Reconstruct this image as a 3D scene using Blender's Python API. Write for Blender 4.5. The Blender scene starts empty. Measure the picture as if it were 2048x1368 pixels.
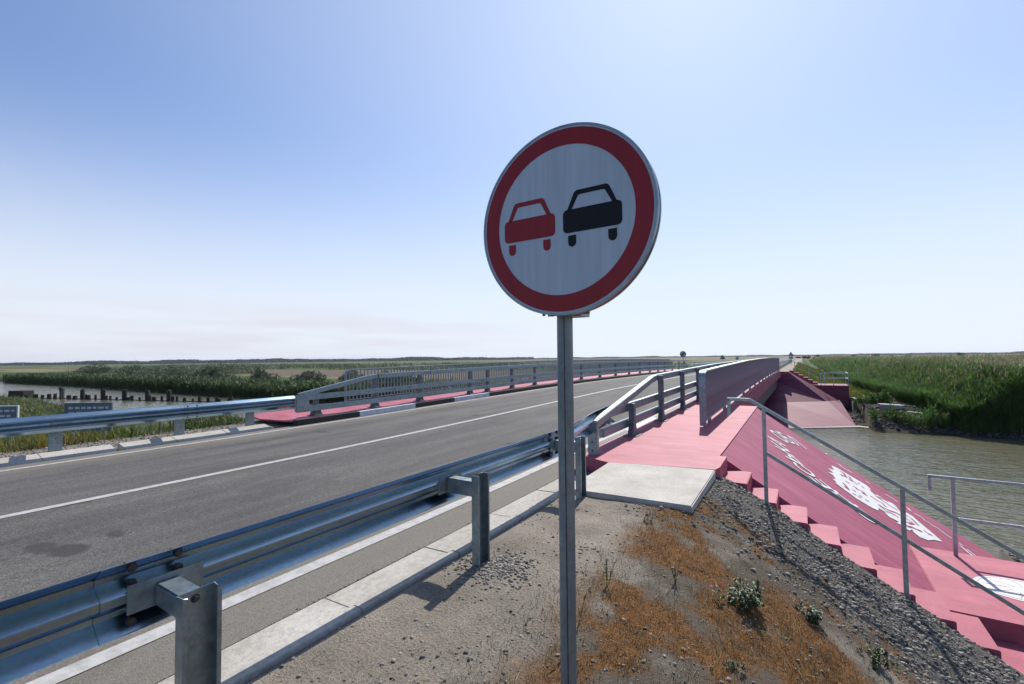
import bpy, bmesh, math, random
import numpy as np
from mathutils import Vector, Matrix
random.seed(7); RNG = np.random.default_rng(7)
SC = bpy.context.scene
COL = SC.collection

# ------------------------------------------------------------------ camera, sky, sun, exposure
YAW, PITCH, ROLL = math.radians(32.5), math.radians(2.13), math.radians(0.66)
_f = Vector((-math.sin(YAW)*math.cos(PITCH), math.cos(YAW)*math.cos(PITCH), math.sin(PITCH)))
_r0 = Vector((math.cos(YAW), math.sin(YAW), 0)); _u0 = _r0.cross(_f)
_r = _r0*math.cos(ROLL) - _u0*math.sin(ROLL); _u = _u0*math.cos(ROLL) + _r0*math.sin(ROLL)
cam = bpy.data.cameras.new("camera"); camo = bpy.data.objects.new("camera", cam); COL.objects.link(camo)
M4 = Matrix((( _r.x, _u.x, -_f.x, 0), (_r.y, _u.y, -_f.y, 0), (_r.z, _u.z, -_f.z, 1.6), (0, 0, 0, 1)))
camo.matrix_world = M4
cam.sensor_width = 36.0; cam.lens = 36.0*910/2048; cam.clip_start = 0.05; cam.clip_end = 20000
SC.camera = camo
SC.view_settings.view_transform = 'Standard'; SC.view_settings.look = 'None'
SC.view_settings.gamma = 1; SC.view_settings.exposure = 0.24
SUN_EL = math.radians(45.5); SUN_AZ = math.radians(-9.3)   # azimuth from +Y towards +X
W = bpy.data.worlds.new("World"); SC.world = W; W.use_nodes = True
def build_world():
    nt = W.node_tree; N = nt.nodes; L = nt.links; N.clear()
    out = N.new('ShaderNodeOutputWorld'); bg = N.new('ShaderNodeBackground'); sky = N.new('ShaderNodeTexSky')
    sky.sky_type = 'NISHITA'; sky.sun_disc = False; sky.sun_elevation = SUN_EL; sky.sun_rotation = SUN_AZ
    sky.air_density = 1.05; sky.dust_density = .35; sky.ozone_density = 3.5; sky.altitude = 0
    bg.inputs['Strength'].default_value = 0.092
    tc = N.new('ShaderNodeTexCoord'); sep = N.new('ShaderNodeSeparateXYZ'); L.new(tc.outputs['Generated'], sep.inputs[0])
    # thin cirrus band low over the left horizon
    mp = N.new('ShaderNodeMapping'); mp.inputs['Scale'].default_value = (2.2, 2.2, 26); mp.inputs['Rotation'].default_value = (0.0, 0.035, 0)
    no = N.new('ShaderNodeTexNoise'); no.inputs['Scale'].default_value = 1.3; no.inputs['Detail'].default_value = 7; no.inputs['Roughness'].default_value = .55
    L.new(tc.outputs['Generated'], mp.inputs[0]); L.new(mp.outputs[0], no.inputs['Vector'])
    rz = N.new('ShaderNodeMapRange'); rz.interpolation_type = 'SMOOTHSTEP'
    for k, v in (('From Min', .135), ('From Max', .06), ('To Min', 0), ('To Max', 1)): rz.inputs[k].default_value = v
    L.new(sep.outputs['Z'], rz.inputs['Value'])
    rx = N.new('ShaderNodeMapRange'); rx.interpolation_type = 'SMOOTHSTEP'
    for k, v in (('From Min', -.35), ('From Max', -.85), ('To Min', 0), ('To Max', 1)): rx.inputs[k].default_value = v
    L.new(sep.outputs['X'], rx.inputs['Value'])
    cr = N.new('ShaderNodeMapRange'); cr.interpolation_type = 'SMOOTHSTEP'
    for k, v in (('From Min', .36), ('From Max', .62), ('To Min', 0.1), ('To Max', .8)): cr.inputs[k].default_value = v
    L.new(no.outputs['Fac'], cr.inputs['Value'])
    m1 = N.new('ShaderNodeMath'); m1.operation = 'MULTIPLY'; L.new(rz.outputs[0], m1.inputs[0]); L.new(rx.outputs[0], m1.inputs[1])
    m2 = N.new('ShaderNodeMath'); m2.operation = 'MULTIPLY'; L.new(m1.outputs[0], m2.inputs[0]); L.new(cr.outputs[0], m2.inputs[1])
    mix = N.new('ShaderNodeMixRGB'); mix.inputs[2].default_value = (7.0, 7.0, 7.8, 1)
    # pale summer haze whitening the sky towards the horizon
    ti = N.new('ShaderNodeMixRGB'); ti.blend_type = 'MULTIPLY'; ti.inputs[0].default_value = 1; ti.inputs[2].default_value = (.93, 1.05, 1.30, 1); L.new(sky.outputs[0], ti.inputs[1])
    hz = N.new('ShaderNodeMapRange'); hz.interpolation_type = 'SMOOTHERSTEP'
    for k, v in (('From Min', -.02), ('From Max', .50), ('To Min', .93), ('To Max', .03)): hz.inputs[k].default_value = v
    L.new(sep.outputs['Z'], hz.inputs['Value'])
    hm = N.new('ShaderNodeMixRGB'); hm.inputs[2].default_value = (7.9, 8.3, 9.0, 1)
    # haze is brightest on the sun's side of the sky
    az = N.new('ShaderNodeVectorMath'); az.operation = 'DOT_PRODUCT'; az.inputs[1].default_value = (math.sin(SUN_AZ), math.cos(SUN_AZ), 0); L.new(tc.outputs['Generated'], az.inputs[0])
    am = N.new('ShaderNodeMapRange'); am.interpolation_type = 'SMOOTHSTEP'
    for k, v in (('From Min', -.5), ('From Max', .3), ('To Min', .22), ('To Max', 1)): am.inputs[k].default_value = v
    L.new(az.outputs['Value'], am.inputs['Value'])
    hh = N.new('ShaderNodeMath'); hh.operation = 'MULTIPLY'; L.new(hz.outputs[0], hh.inputs[0]); L.new(am.outputs[0], hh.inputs[1]); L.new(hh.outputs[0], hm.inputs[0]); L.new(ti.outputs[0], hm.inputs[1])
    # the glow round the sun is broad and pale in such air
    vd = N.new('ShaderNodeVectorMath'); vd.operation = 'DOT_PRODUCT'; vn = N.new('ShaderNodeVectorMath'); vn.operation = 'NORMALIZE'; L.new(tc.outputs['Generated'], vn.inputs[0])
    vd.inputs[1].default_value = (math.sin(SUN_AZ)*math.cos(SUN_EL), math.cos(SUN_AZ)*math.cos(SUN_EL), math.sin(SUN_EL)); L.new(vn.outputs[0], vd.inputs[0])
    mx_ = N.new('ShaderNodeMath'); mx_.operation = 'MAXIMUM'; mx_.inputs[1].default_value = 0; L.new(vd.outputs['Value'], mx_.inputs[0])
    pw = N.new('ShaderNodeMath'); pw.operation = 'POWER'; pw.inputs[1].default_value = 3.2; L.new(mx_.outputs[0], pw.inputs[0])
    gm = N.new('ShaderNodeMath'); gm.operation = 'MULTIPLY'; gm.inputs[1].default_value = .62; L.new(pw.outputs[0], gm.inputs[0])
    gl = N.new('ShaderNodeMixRGB'); gl.inputs[2].default_value = (7.3, 8.5, 10.4, 1); L.new(gm.outputs[0], gl.inputs[0]); L.new(hm.outputs[0], gl.inputs[1]); hm = gl
    L.new(m2.outputs[0], mix.inputs[0]); L.new(hm.outputs[0], mix.inputs[1])
    L.new(mix.outputs[0], bg.inputs['Color']); L.new(bg.outputs[0], out.inputs[0])
build_world()
sl = bpy.data.lights.new("sun", 'SUN'); sl.energy = 4.9; sl.angle = math.radians(.53); sl.color = (1.0, .95, .88)
so = bpy.data.objects.new("sun", sl); COL.objects.link(so)
_sd = Vector((math.sin(SUN_AZ)*math.cos(SUN_EL), math.cos(SUN_AZ)*math.cos(SUN_EL), math.sin(SUN_EL)))
so.rotation_euler = _sd.to_track_quat('Z', 'Y').to_euler(); so.location = (0, 0, 60)

# ------------------------------------------------------------------ materials
def nd(nt, t, **kw):
    n = nt.nodes.new(t)
    for k, v in kw.items():
        if k in n.inputs: n.inputs[k].default_value = v
        else: setattr(n, k, v)
    return n
def base_mat(name):
    m = bpy.data.materials.new(name); m.use_nodes = True
    return m, m.node_tree, m.node_tree.nodes['Principled BSDF'], m.node_tree.links
def ramp(nt, src, stops):
    r = nt.nodes.new('ShaderNodeValToRGB'); e = r.color_ramp.elements
    e[0].position, e[0].color = stops[0][0], (*stops[0][1], 1)
    e[1].position, e[1].color = stops[-1][0], (*stops[-1][1], 1)
    for p, c in stops[1:-1]:
        x = e.new(p); x.color = (*c, 1)
    nt.links.new(src, r.inputs[0]); return r.outputs[0]
def noise(nt, scale, detail=4, stretch=(1, 1, 1), rough=.6, off=0):
    tc = nt.nodes.new('ShaderNodeTexCoord'); mp = nt.nodes.new('ShaderNodeMapping'); mp.inputs['Scale'].default_value = stretch
    mp.inputs['Location'].default_value = (off, off*.7, off*.3)
    n = nt.nodes.new('ShaderNodeTexNoise'); n.inputs['Scale'].default_value = scale; n.inputs['Detail'].default_value = detail
    n.inputs['Roughness'].default_value = rough
    nt.links.new(tc.outputs['Object'], mp.inputs[0]); nt.links.new(mp.outputs[0], n.inputs['Vector'])
    return n.outputs['Fac']
def mixc(nt, fac, a, b, mode='MIX'):
    m = nt.nodes.new('ShaderNodeMixRGB'); m.blend_type = mode
    for i, v in ((0, fac), (1, a), (2, b)):
        if isinstance(v, (int, float)): m.inputs[i].default_value = v
        elif isinstance(v, tuple): m.inputs[i].default_value = (*v, 1)
        else: nt.links.new(v, m.inputs[i])
    return m.outputs[0]
def bump(nt, bsdf, src, strength, dist):
    b = nt.nodes.new('ShaderNodeBump'); b.inputs['Strength'].default_value = strength; b.inputs['Distance'].default_value = dist
    nt.links.new(src, b.inputs['Height']); nt.links.new(b.outputs[0], bsdf.inputs['Normal']); return b
def simple(name, c1, c2, scale=8, rough=.7, metal=0, stretch=(1, 1, 1), bs=.3, bd=.004, bscale=60, lo=.35, hi=.65, spec=.5, fine=0.0):
    m, nt, b, L = base_mat(name)
    col = ramp(nt, noise(nt, scale, 6, stretch), [(lo, c1), (hi, c2)])
    if fine:
        col = mixc(nt, fine, col, ramp(nt, noise(nt, scale*14, 3, (1, 1, 1)), [(.35, (.25, .25, .25)), (.6, (1, 1, 1))]), 'MULTIPLY')
    L.new(col, b.inputs['Base Color'])
    b.inputs['Roughness'].default_value = rough; b.inputs['Metallic'].default_value = metal; b.inputs['Specular IOR Level'].default_value = spec
    if bs: bump(nt, b, noise(nt, bscale, 5), bs, bd)
    return m
def galv(name, tone=1.0, rough=.38, metal=.85, sc=18, streak=(1, 1, 1), grime=.7, bst=.12, hue=(1, 1, 1)):
    m, nt, b, L = base_mat(name)
    a = ramp(nt, noise(nt, sc, 5, streak), [(.3, (.27*tone*hue[0], .335*tone*hue[1], .37*tone*hue[2])), (.7, (.46*tone*hue[0], .54*tone*hue[1], .58*tone*hue[2]))])
    v = nt.nodes.new('ShaderNodeTexVoronoi'); v.inputs['Scale'].default_value = 70
    tc = nt.nodes.new('ShaderNodeTexCoord'); L.new(tc.outputs['Object'], v.inputs['Vector'])
    col = mixc(nt, .18, a, v.outputs['Color'], 'MULTIPLY')
    g = ramp(nt, noise(nt, 3.1, 6, (1, 1, 1), .7, 3), [(.52, (1, 1, 1)), (.75, (.62, .60, .56))])
    col = mixc(nt, grime, col, g, 'MULTIPLY')
    L.new(col, b.inputs['Base Color']); b.inputs['Metallic'].default_value = metal
    rr = nt.nodes.new('ShaderNodeMapRange'); rr.inputs['To Min'].default_value = rough-.08; rr.inputs['To Max'].default_value = rough+.16
    L.new(noise(nt, 9, 4, streak), rr.inputs['Value']); L.new(rr.outputs[0], b.inputs['Roughness'])
    rs = ramp(nt, noise(nt, 2.4, 7, (1, 1, .25), .75, 23), [(.68, (0, 0, 0)), (.80, (1, 1, 1))])
    wm = nt.nodes.new('ShaderNodeMath'); wm.operation = 'MULTIPLY'; wm.inputs[1].default_value = .35; L.new(rs, wm.inputs[0])
    L.new(mixc(nt, wm.outputs[0], col, (.20, .13, .08)), b.inputs['Base Color'])
    bump(nt, b, noise(nt, 35, 4), bst, .004)
    return m
M = {}
M['beam'] = galv('galvanised_beam', .95, .22, 1.0, 6, (1, .12, 1), .25, .05, (.85, .97, 1.10))
M['post'] = galv('galvanised_post', .75, .42, .8)
M['rail'] = galv('galvanised_rail', .82, .45, .75)
M['bpost'] = galv('stained_barrier_post', .50, .5, .6)
M['tube'] = galv('steel_tube', 1.0, .36, .85)
M['pole'] = galv('weathered_pole', .62, .5, .6, 14, (1, 1, .3))
M['base_steel'] = galv('stained_base_steel', .38, .55, .5)
M['bolt'] = simple('dark_bolt', (.03, .03, .035), (.09, .085, .08), 40, .5, .6)
M['slot'] = simple('slot_grey', (.45, .40, .36), (.55, .5, .46), 40, .8, 0)

def pink_mat(name, dull=1.0, axis=(1, 6, 1), tint=(1, 1, 1), wear=.28):
    m, nt, b, L = base_mat(name)
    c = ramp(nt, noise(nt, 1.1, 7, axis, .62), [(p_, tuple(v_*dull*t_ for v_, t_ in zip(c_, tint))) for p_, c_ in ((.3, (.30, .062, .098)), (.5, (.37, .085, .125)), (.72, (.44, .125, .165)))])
    s = ramp(nt, noise(nt, 5.5, 8, (axis[0], axis[1], axis[2]), .7, 5), [(.32, (.72, .66, .72)), (.5, (1, 1, 1))])
    c = mixc(nt, .55, c, s, 'MULTIPLY')
    w = ramp(nt, noise(nt, 19, 5, (1, 1, 1), .7, 9), [(.66, (0, 0, 0)), (.74, (1, 1, 1))])
    c = mixc(nt, w, c, (.62, .38, .38)) if False else c
    wm = nt.nodes.new('ShaderNodeMath'); wm.operation = 'MULTIPLY'; wm.inputs[1].default_value = wear; L.new(w, wm.inputs[0])
    c = mixc(nt, wm.outputs[0], c, (.60, .36, .38))
    dirt = ramp(nt, noise(nt, .9, 8, (1, 1, 1), .72, 17), [(.46, (1, 1, 1)), (.75, (.66, .60, .56))]); c = mixc(nt, .8, c, dirt, 'MULTIPLY')
    spk = ramp(nt, noise(nt, 42, 3, (1, 1, 1), .7, 27), [(.70, (1, 1, 1)), (.76, (.45, .36, .34))]); c = mixc(nt, .7, c, spk, 'MULTIPLY')
    L.new(c, b.inputs['Base Color']); b.inputs['Roughness'].default_value = .62; b.inputs['Specular IOR Level'].default_value = .35
    bump(nt, b, noise(nt, 4, 9, axis, .7), .4, .02)
    return m
M['pink'] = pink_mat('pink_painted_concrete', 1.05, (1, 3, 1))
M['pink_slope'] = pink_mat('pink_painted_shotcrete', .94, (.8, 6, 1), (1.02, 1.02, 1.15), .2)
M['pink_far'] = pink_mat('pink_painted_shotcrete_far', .75, (1, 1, 9), (1, .95, 1.2))
M['pink_step'] = pink_mat('pink_painted_step', 1.02, (1, 1, 1), (1, .95, 1), .4)
M['white_paint'] = simple('white_wall_paint', (.60, .58, .57), (.74, .72, .71), 9, .7)
M['grey_line'] = simple('pale_grey_line', (.32, .26, .30), (.42, .34, .38), 9, .8)
M['conc'] = simple('pale_concrete', (.40, .37, .32), (.55, .52, .47), 2.6, .85, 0, (1, 1, 1), .35, .01, 40, .3, .7, .3, .2)
M['kerb'] = simple('kerb_concrete', (.33, .30, .25), (.48, .455, .41), 2.0, .85, 0, (1, .5, 1), .4, .010, 60, .3, .62, .3, .3)
M['kblack'] = simple('black_kerb_paint', (.008, .009, .011), (.02, .02, .024), 9, .6)
M['kwhite'] = simple('white_kerb_paint', (.42, .46, .52), (.62, .66, .70), 5, .6, 0, (1, 1, 1), .3, .004)
M['mortar'] = simple('joint_mortar', (.16, .15, .14), (.30, .28, .25), 30, .9)
M['steel_dark'] = simple('dark_girder_paint', (.05, .03, .05), (.09, .05, .08), 5, .6)
M['line'] = simple('road_line_paint', (.31, .305, .29), (.46, .45, .43), 14, .7, 0, (1, 1, 1), .4, .003, 120, .3, .6, .4, .25)
M['wood'] = simple('wet_pile_wood', (.012, .010, .009), (.035, .028, .022), 4, .8, 0, (3, 3, .4), .6, .03, 10)
M['board'] = simple('grey_board', (.10, .12, .15), (.15, .17, .20), 2, .5)
M['boardw'] = simple('white_board_frame', (.55, .55, .55), (.68, .68, .68), 4, .6)
M['rubble'] = simple('dark_soil', (.05, .045, .038), (.10, .09, .075), 8, .95)

STAINS = [(-5.62, 1.17, .17, .10, .65), (-5.37, 1.29, .19, .13, .75), (-5.46, 1.64, .13, .07, .6), (-9.2, 6.4, .30, .12, .5), (-5.8, 3.4, .2, .5, .35)]
def asphalt():
    m, nt, b, L = base_mat('asphalt')
    fine = ramp(nt, noise(nt, 95, 3, (1, 1, 1), .75), [(.30, (.028, .027, .026)), (.5, (.085, .082, .078)), (.70, (.21, .20, .19))])
    mid = ramp(nt, noise(nt, 1.3, 8, (1, .3, 1), .65, 2), [(.3, (.72, .72, .74)), (.7, (1.22, 1.2, 1.17))])
    c = mixc(nt, 1.0, fine, mid, 'MULTIPLY')
    c = mixc(nt, 1.0, c, ramp(nt, noise(nt, 34, 3, (1, .7, 1), .8, 21), [(.3, (.72, .72, .73)), (.5, (1, 1, 1)), (.7, (1.35, 1.33, 1.3))]), 'MULTIPLY')
    streak = ramp(nt, noise(nt, 2.0, 5, (1.6, .12, 1), .6, 11), [(.35, (.78, .78, .80)), (.6, (1.08, 1.07, 1.05))])
    c = mixc(nt, 1.0, c, streak, 'MULTIPLY')
    # oil stains and pale scuffs
    st = ramp(nt, noise(nt, 1.5, 3, (1, .8, 1), .5, 31), [(.67, (1, 1, 1)), (.73, (.5, .5, .52))])
    c = mixc(nt, 1.0, c, st, 'MULTIPLY')
    sc = ramp(nt, noise(nt, 4.2, 6, (1.2, .25, 1), .7, 47), [(.66, (0, 0, 0)), (.76, (1, 1, 1))])
    wm = nt.nodes.new('ShaderNodeMath'); wm.operation = 'MULTIPLY'; wm.inputs[1].default_value = .35; L.new(sc, wm.inputs[0])
    c = mixc(nt, wm.outputs[0], c, (.26, .25, .22))
    # three oil stains on the near lane
    tcs = nt.nodes.new('ShaderNodeTexCoord'); wob = nt.nodes.new('ShaderNodeTexNoise'); wob.inputs['Scale'].default_value = 5; wob.inputs['Detail'].default_value = 4; L.new(tcs.outputs['Object'], wob.inputs['Vector'])
    for sx, sy, rx, ry, k in STAINS:
        mp = nt.nodes.new('ShaderNodeMapping'); mp.inputs['Location'].default_value = (-sx/rx, -sy/ry, 0); mp.inputs['Scale'].default_value = (1/rx, 1/ry, 0); L.new(tcs.outputs['Object'], mp.inputs[0])
        ln = nt.nodes.new('ShaderNodeVectorMath'); ln.operation = 'LENGTH'; L.new(mp.outputs[0], ln.inputs[0])
        ad = nt.nodes.new('ShaderNodeMath'); ad.operation = 'ADD'; L.new(ln.outputs['Value'], ad.inputs[0]); L.new(wob.outputs['Fac'], ad.inputs[1])
        mr = nt.nodes.new('ShaderNodeMapRange'); mr.interpolation_type = 'SMOOTHSTEP'
        for a_, v in (('From Min', 1.15), ('From Max', 1.65), ('To Min', k), ('To Max', 0)): mr.inputs[a_].default_value = v
        L.new(ad.outputs[0], mr.inputs['Value']); c = mixc(nt, mr.outputs[0], c, (.028, .027, .028))
    # dusty shoulders: warmer, paler at the edges of the sheet
    tc = nt.nodes.new('ShaderNodeTexCoord'); sp = nt.nodes.new('ShaderNodeSeparateXYZ'); L.new(tc.outputs['Object'], sp.inputs[0])
    ab = nt.nodes.new('ShaderNodeMath'); ab.operation = 'ADD'; ab.inputs[1].default_value = 6.93; L.new(sp.outputs['X'], ab.inputs[0])
    a2 = nt.nodes.new('ShaderNodeMath'); a2.operation = 'ABSOLUTE'; L.new(ab.outputs[0], a2.inputs[0])
    mr = nt.nodes.new('ShaderNodeMapRange'); mr.interpolation_type = 'SMOOTHSTEP'
    for k, v in (('From Min', 2.6), ('From Max', 3.75), ('To Min', 0), ('To Max', .62)): mr.inputs[k].default_value = v
    L.new(a2.outputs[0], mr.inputs['Value'])
    dusty = ramp(nt, noise(nt, 120, 3, (1, 1, 1), .75, 3), [(.32, (.09, .08, .065)), (.55, (.24, .215, .175)), (.72, (.36, .33, .28))])
    c = mixc(nt, mr.outputs[0], c, dusty)
    L.new(c, b.inputs['Base Color']); b.inputs['Roughness'].default_value = .85; b.inputs['Specular IOR Level'].default_value = .3
    bump(nt, b, noise(nt, 130, 3, (1, 1, 1), .7), .7, .006)
    return m
M['asphalt'] = asphalt()

def water():
    m, nt, b, L = base_mat('river_water')
    L.new(ramp(nt, noise(nt, .15, 5), [(.35, (.108, .108, .066)), (.65, (.138, .132, .082))]), b.inputs['Base Color'])
    b.inputs['Roughness'].default_value = .05; b.inputs['IOR'].default_value = 1.33
    n1 = noise(nt, 2.6, 2, (.8, 1.9, 1), .5); n2 = noise(nt, .7, 2, (1, 1.6, 1), .5, 8)
    ad = nt.nodes.new('ShaderNodeMath'); ad.operation = 'MULTIPLY_ADD'; ad.inputs[1].default_value = 1.6
    L.new(n2, ad.inputs[0]); L.new(n1, ad.inputs[2])
    bump(nt, b, ad.outputs[0], 1.0, .085)
    return m
M['water'] = water()

def ground_mat():
    m, nt, b, L = base_mat('ground_soil')
    at = nt.nodes.new('ShaderNodeAttribute'); at.attribute_name = 'zone'; s1 = nt.nodes.new('ShaderNodeSeparateColor'); L.new(at.outputs['Color'], s1.inputs[0])
    at2 = nt.nodes.new('ShaderNodeAttribute'); at2.attribute_name = 'zoneb'; s2 = nt.nodes.new('ShaderNodeSeparateColor'); L.new(at2.outputs['Color'], s2.inputs[0])
    big = noise(nt, 1.7, 7, (1, 1, 1), .62); fine = noise(nt, 60, 6, (1, 1, 1), .75)
    soil = ramp(nt, big, [(.3, (.22, .195, .16)), (.55, (.33, .29, .24)), (.75, (.44, .385, .31))])
    soil = mixc(nt, .75, soil, ramp(nt, fine, [(.32, (.22, .22, .23)), (.47, (.95, .94, .92)), (.72, (1.6, 1.55, 1.5))]), 'MULTIPLY')
    moss = ramp(nt, noise(nt, 9, 7, (1, 1, 1), .7, 4), [(.3, (.09, .045, .018)), (.5, (.22, .10, .03)), (.72, (.34, .17, .055))])
    green = ramp(nt, noise(nt, .6, 9, (1, 1, 1), .75, 6), [(.3, (.020, .036, .010)), (.5, (.045, .075, .018)), (.72, (.10, .12, .035))])
    grav = ramp(nt, noise(nt, 22, 7, (1, 1, 1), .8, 9), [(.3, (.05, .046, .04)), (.5, (.15, .138, .12)), (.72, (.30, .28, .25))])
    tan = ramp(nt, noise(nt, .8, 9, (1, 1, 1), .75, 12), [(.3, (.085, .075, .035)), (.6, (.185, .145, .08))])
    plo = ramp(nt, noise(nt, .5, 9, (1, 1, 1), .7, 15), [(.3, (.075, .058, .042)), (.7, (.15, .118, .088))])
    mud = ramp(nt, noise(nt, 1.2, 9, (1, 1, 1), .75, 19), [(.3, (.018, .015, .012)), (.6, (.07, .058, .045))])
    c = soil
    for fac, col in ((s2.outputs[0], tan), (s1.outputs[1], green), (s2.outputs[1], plo), (s2.outputs[2], mud), (s1.outputs[2], grav), (s1.outputs[0], moss)):
        c = mixc(nt, fac, c, col)
    L.new(c, b.inputs['Base Color']); b.inputs['Roughness'].default_value = .95; b.inputs['Specular IOR Level'].default_value = .15
    bump(nt, b, fine, 1.0, .03)
    return m
M['ground'] = ground_mat()

def leafmat(name, a, b_, trans=.35, rough=.55, scale=.7):
    """foliage: colour varies by clump (object-space noise) and by leaf (attribute tint)"""
    m, nt, b, L = base_mat(name)
    at = nt.nodes.new('ShaderNodeAttribute'); at.attribute_name = 'tint'
    c = ramp(nt, noise(nt, scale, 4), [(.3, a), (.7, b_)])
    c = mixc(nt, 1.0, c, at.outputs['Color'], 'MULTIPLY')
    L.new(c, b.inputs['Base Color']); b.inputs['Roughness'].default_value = rough; b.inputs['Specular IOR Level'].default_value = .35
    tr = nt.nodes.new('ShaderNodeBsdfTranslucent'); L.new(c, tr.inputs['Color'])
    mx = nt.nodes.new('ShaderNodeMixShader'); mx.inputs[0].default_value = trans
    out = nt.nodes['Material Output']; L.new(b.outputs[0], mx.inputs[1]); L.new(tr.outputs[0], mx.inputs[2]); L.new(mx.outputs[0], out.inputs[0])
    return m
M['reed'] = leafmat('reed_leaf', (.055, .12, .026), (.10, .19, .045), .5, .5, .4)
M['plume'] = leafmat('reed_plume', (.25, .185, .125), (.36, .275, .19), .4, .9)
M['grass'] = leafmat('verge_grass', (.05, .10, .02), (.10, .15, .035), .4, .6, .5)
M['moss'] = leafmat('dry_grass', (.20, .095, .032), (.36, .18, .065), .3, .8, 3)
M['straw'] = leafmat('straw', (.32, .23, .12), (.42, .32, .18), .3, .8, 3)
M['weed'] = leafmat('weed_leaf', (.065, .10, .045), (.13, .17, .085), .3, .5, 5)
M['willow'] = leafmat('shrub_leaf', (.075, .105, .06), (.15, .18, .115), .3, .6, .2)
M['bush'] = leafmat('dark_bush_leaf', (.02, .035, .014), (.035, .055, .02), .2, .6, .2)
M['wood_far'] = leafmat('distant_tree_leaf', (.012, .024, .014), (.022, .04, .022), .1, .8, .02)
M['stone'] = simple('grey_stone', (.08, .075, .07), (.30, .285, .26), 7, .9, 0, (1, 1, 1), .5, .01, 40, .3, .75)
M['stem'] = simple('woody_stem', (.08, .05, .03), (.14, .09, .05), 9, .8)
def paint(name, c, rough=.35, spec=.5):
    m, nt, b, L = base_mat(name)
    col = ramp(nt, noise(nt, 2.2, 4, (14, 1, .8), .6), [(.3, tuple(x*.86 for x in c)), (.7, tuple(min(1, x*1.06) for x in c))])
    L.new(col, b.inputs['Base Color']); b.inputs['Roughness'].default_value = rough; b.inputs['Specular IOR Level'].default_value = spec
    bump(nt, b, noise(nt, 60, 2, (1, 1, 1)), .03, .002)
    return m
M['sign_white'] = paint('sign_reflective_white', (.40, .49, .57), .45, .4)
M['sign_red'] = paint('sign_red', (.24, .009, .016), .42, .35)
M['sign_black'] = paint('sign_black', (.005, .005, .007), .45, .25)
M['sign_rim'] = galv('sign_rim_metal', .85, .4, .6)

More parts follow.
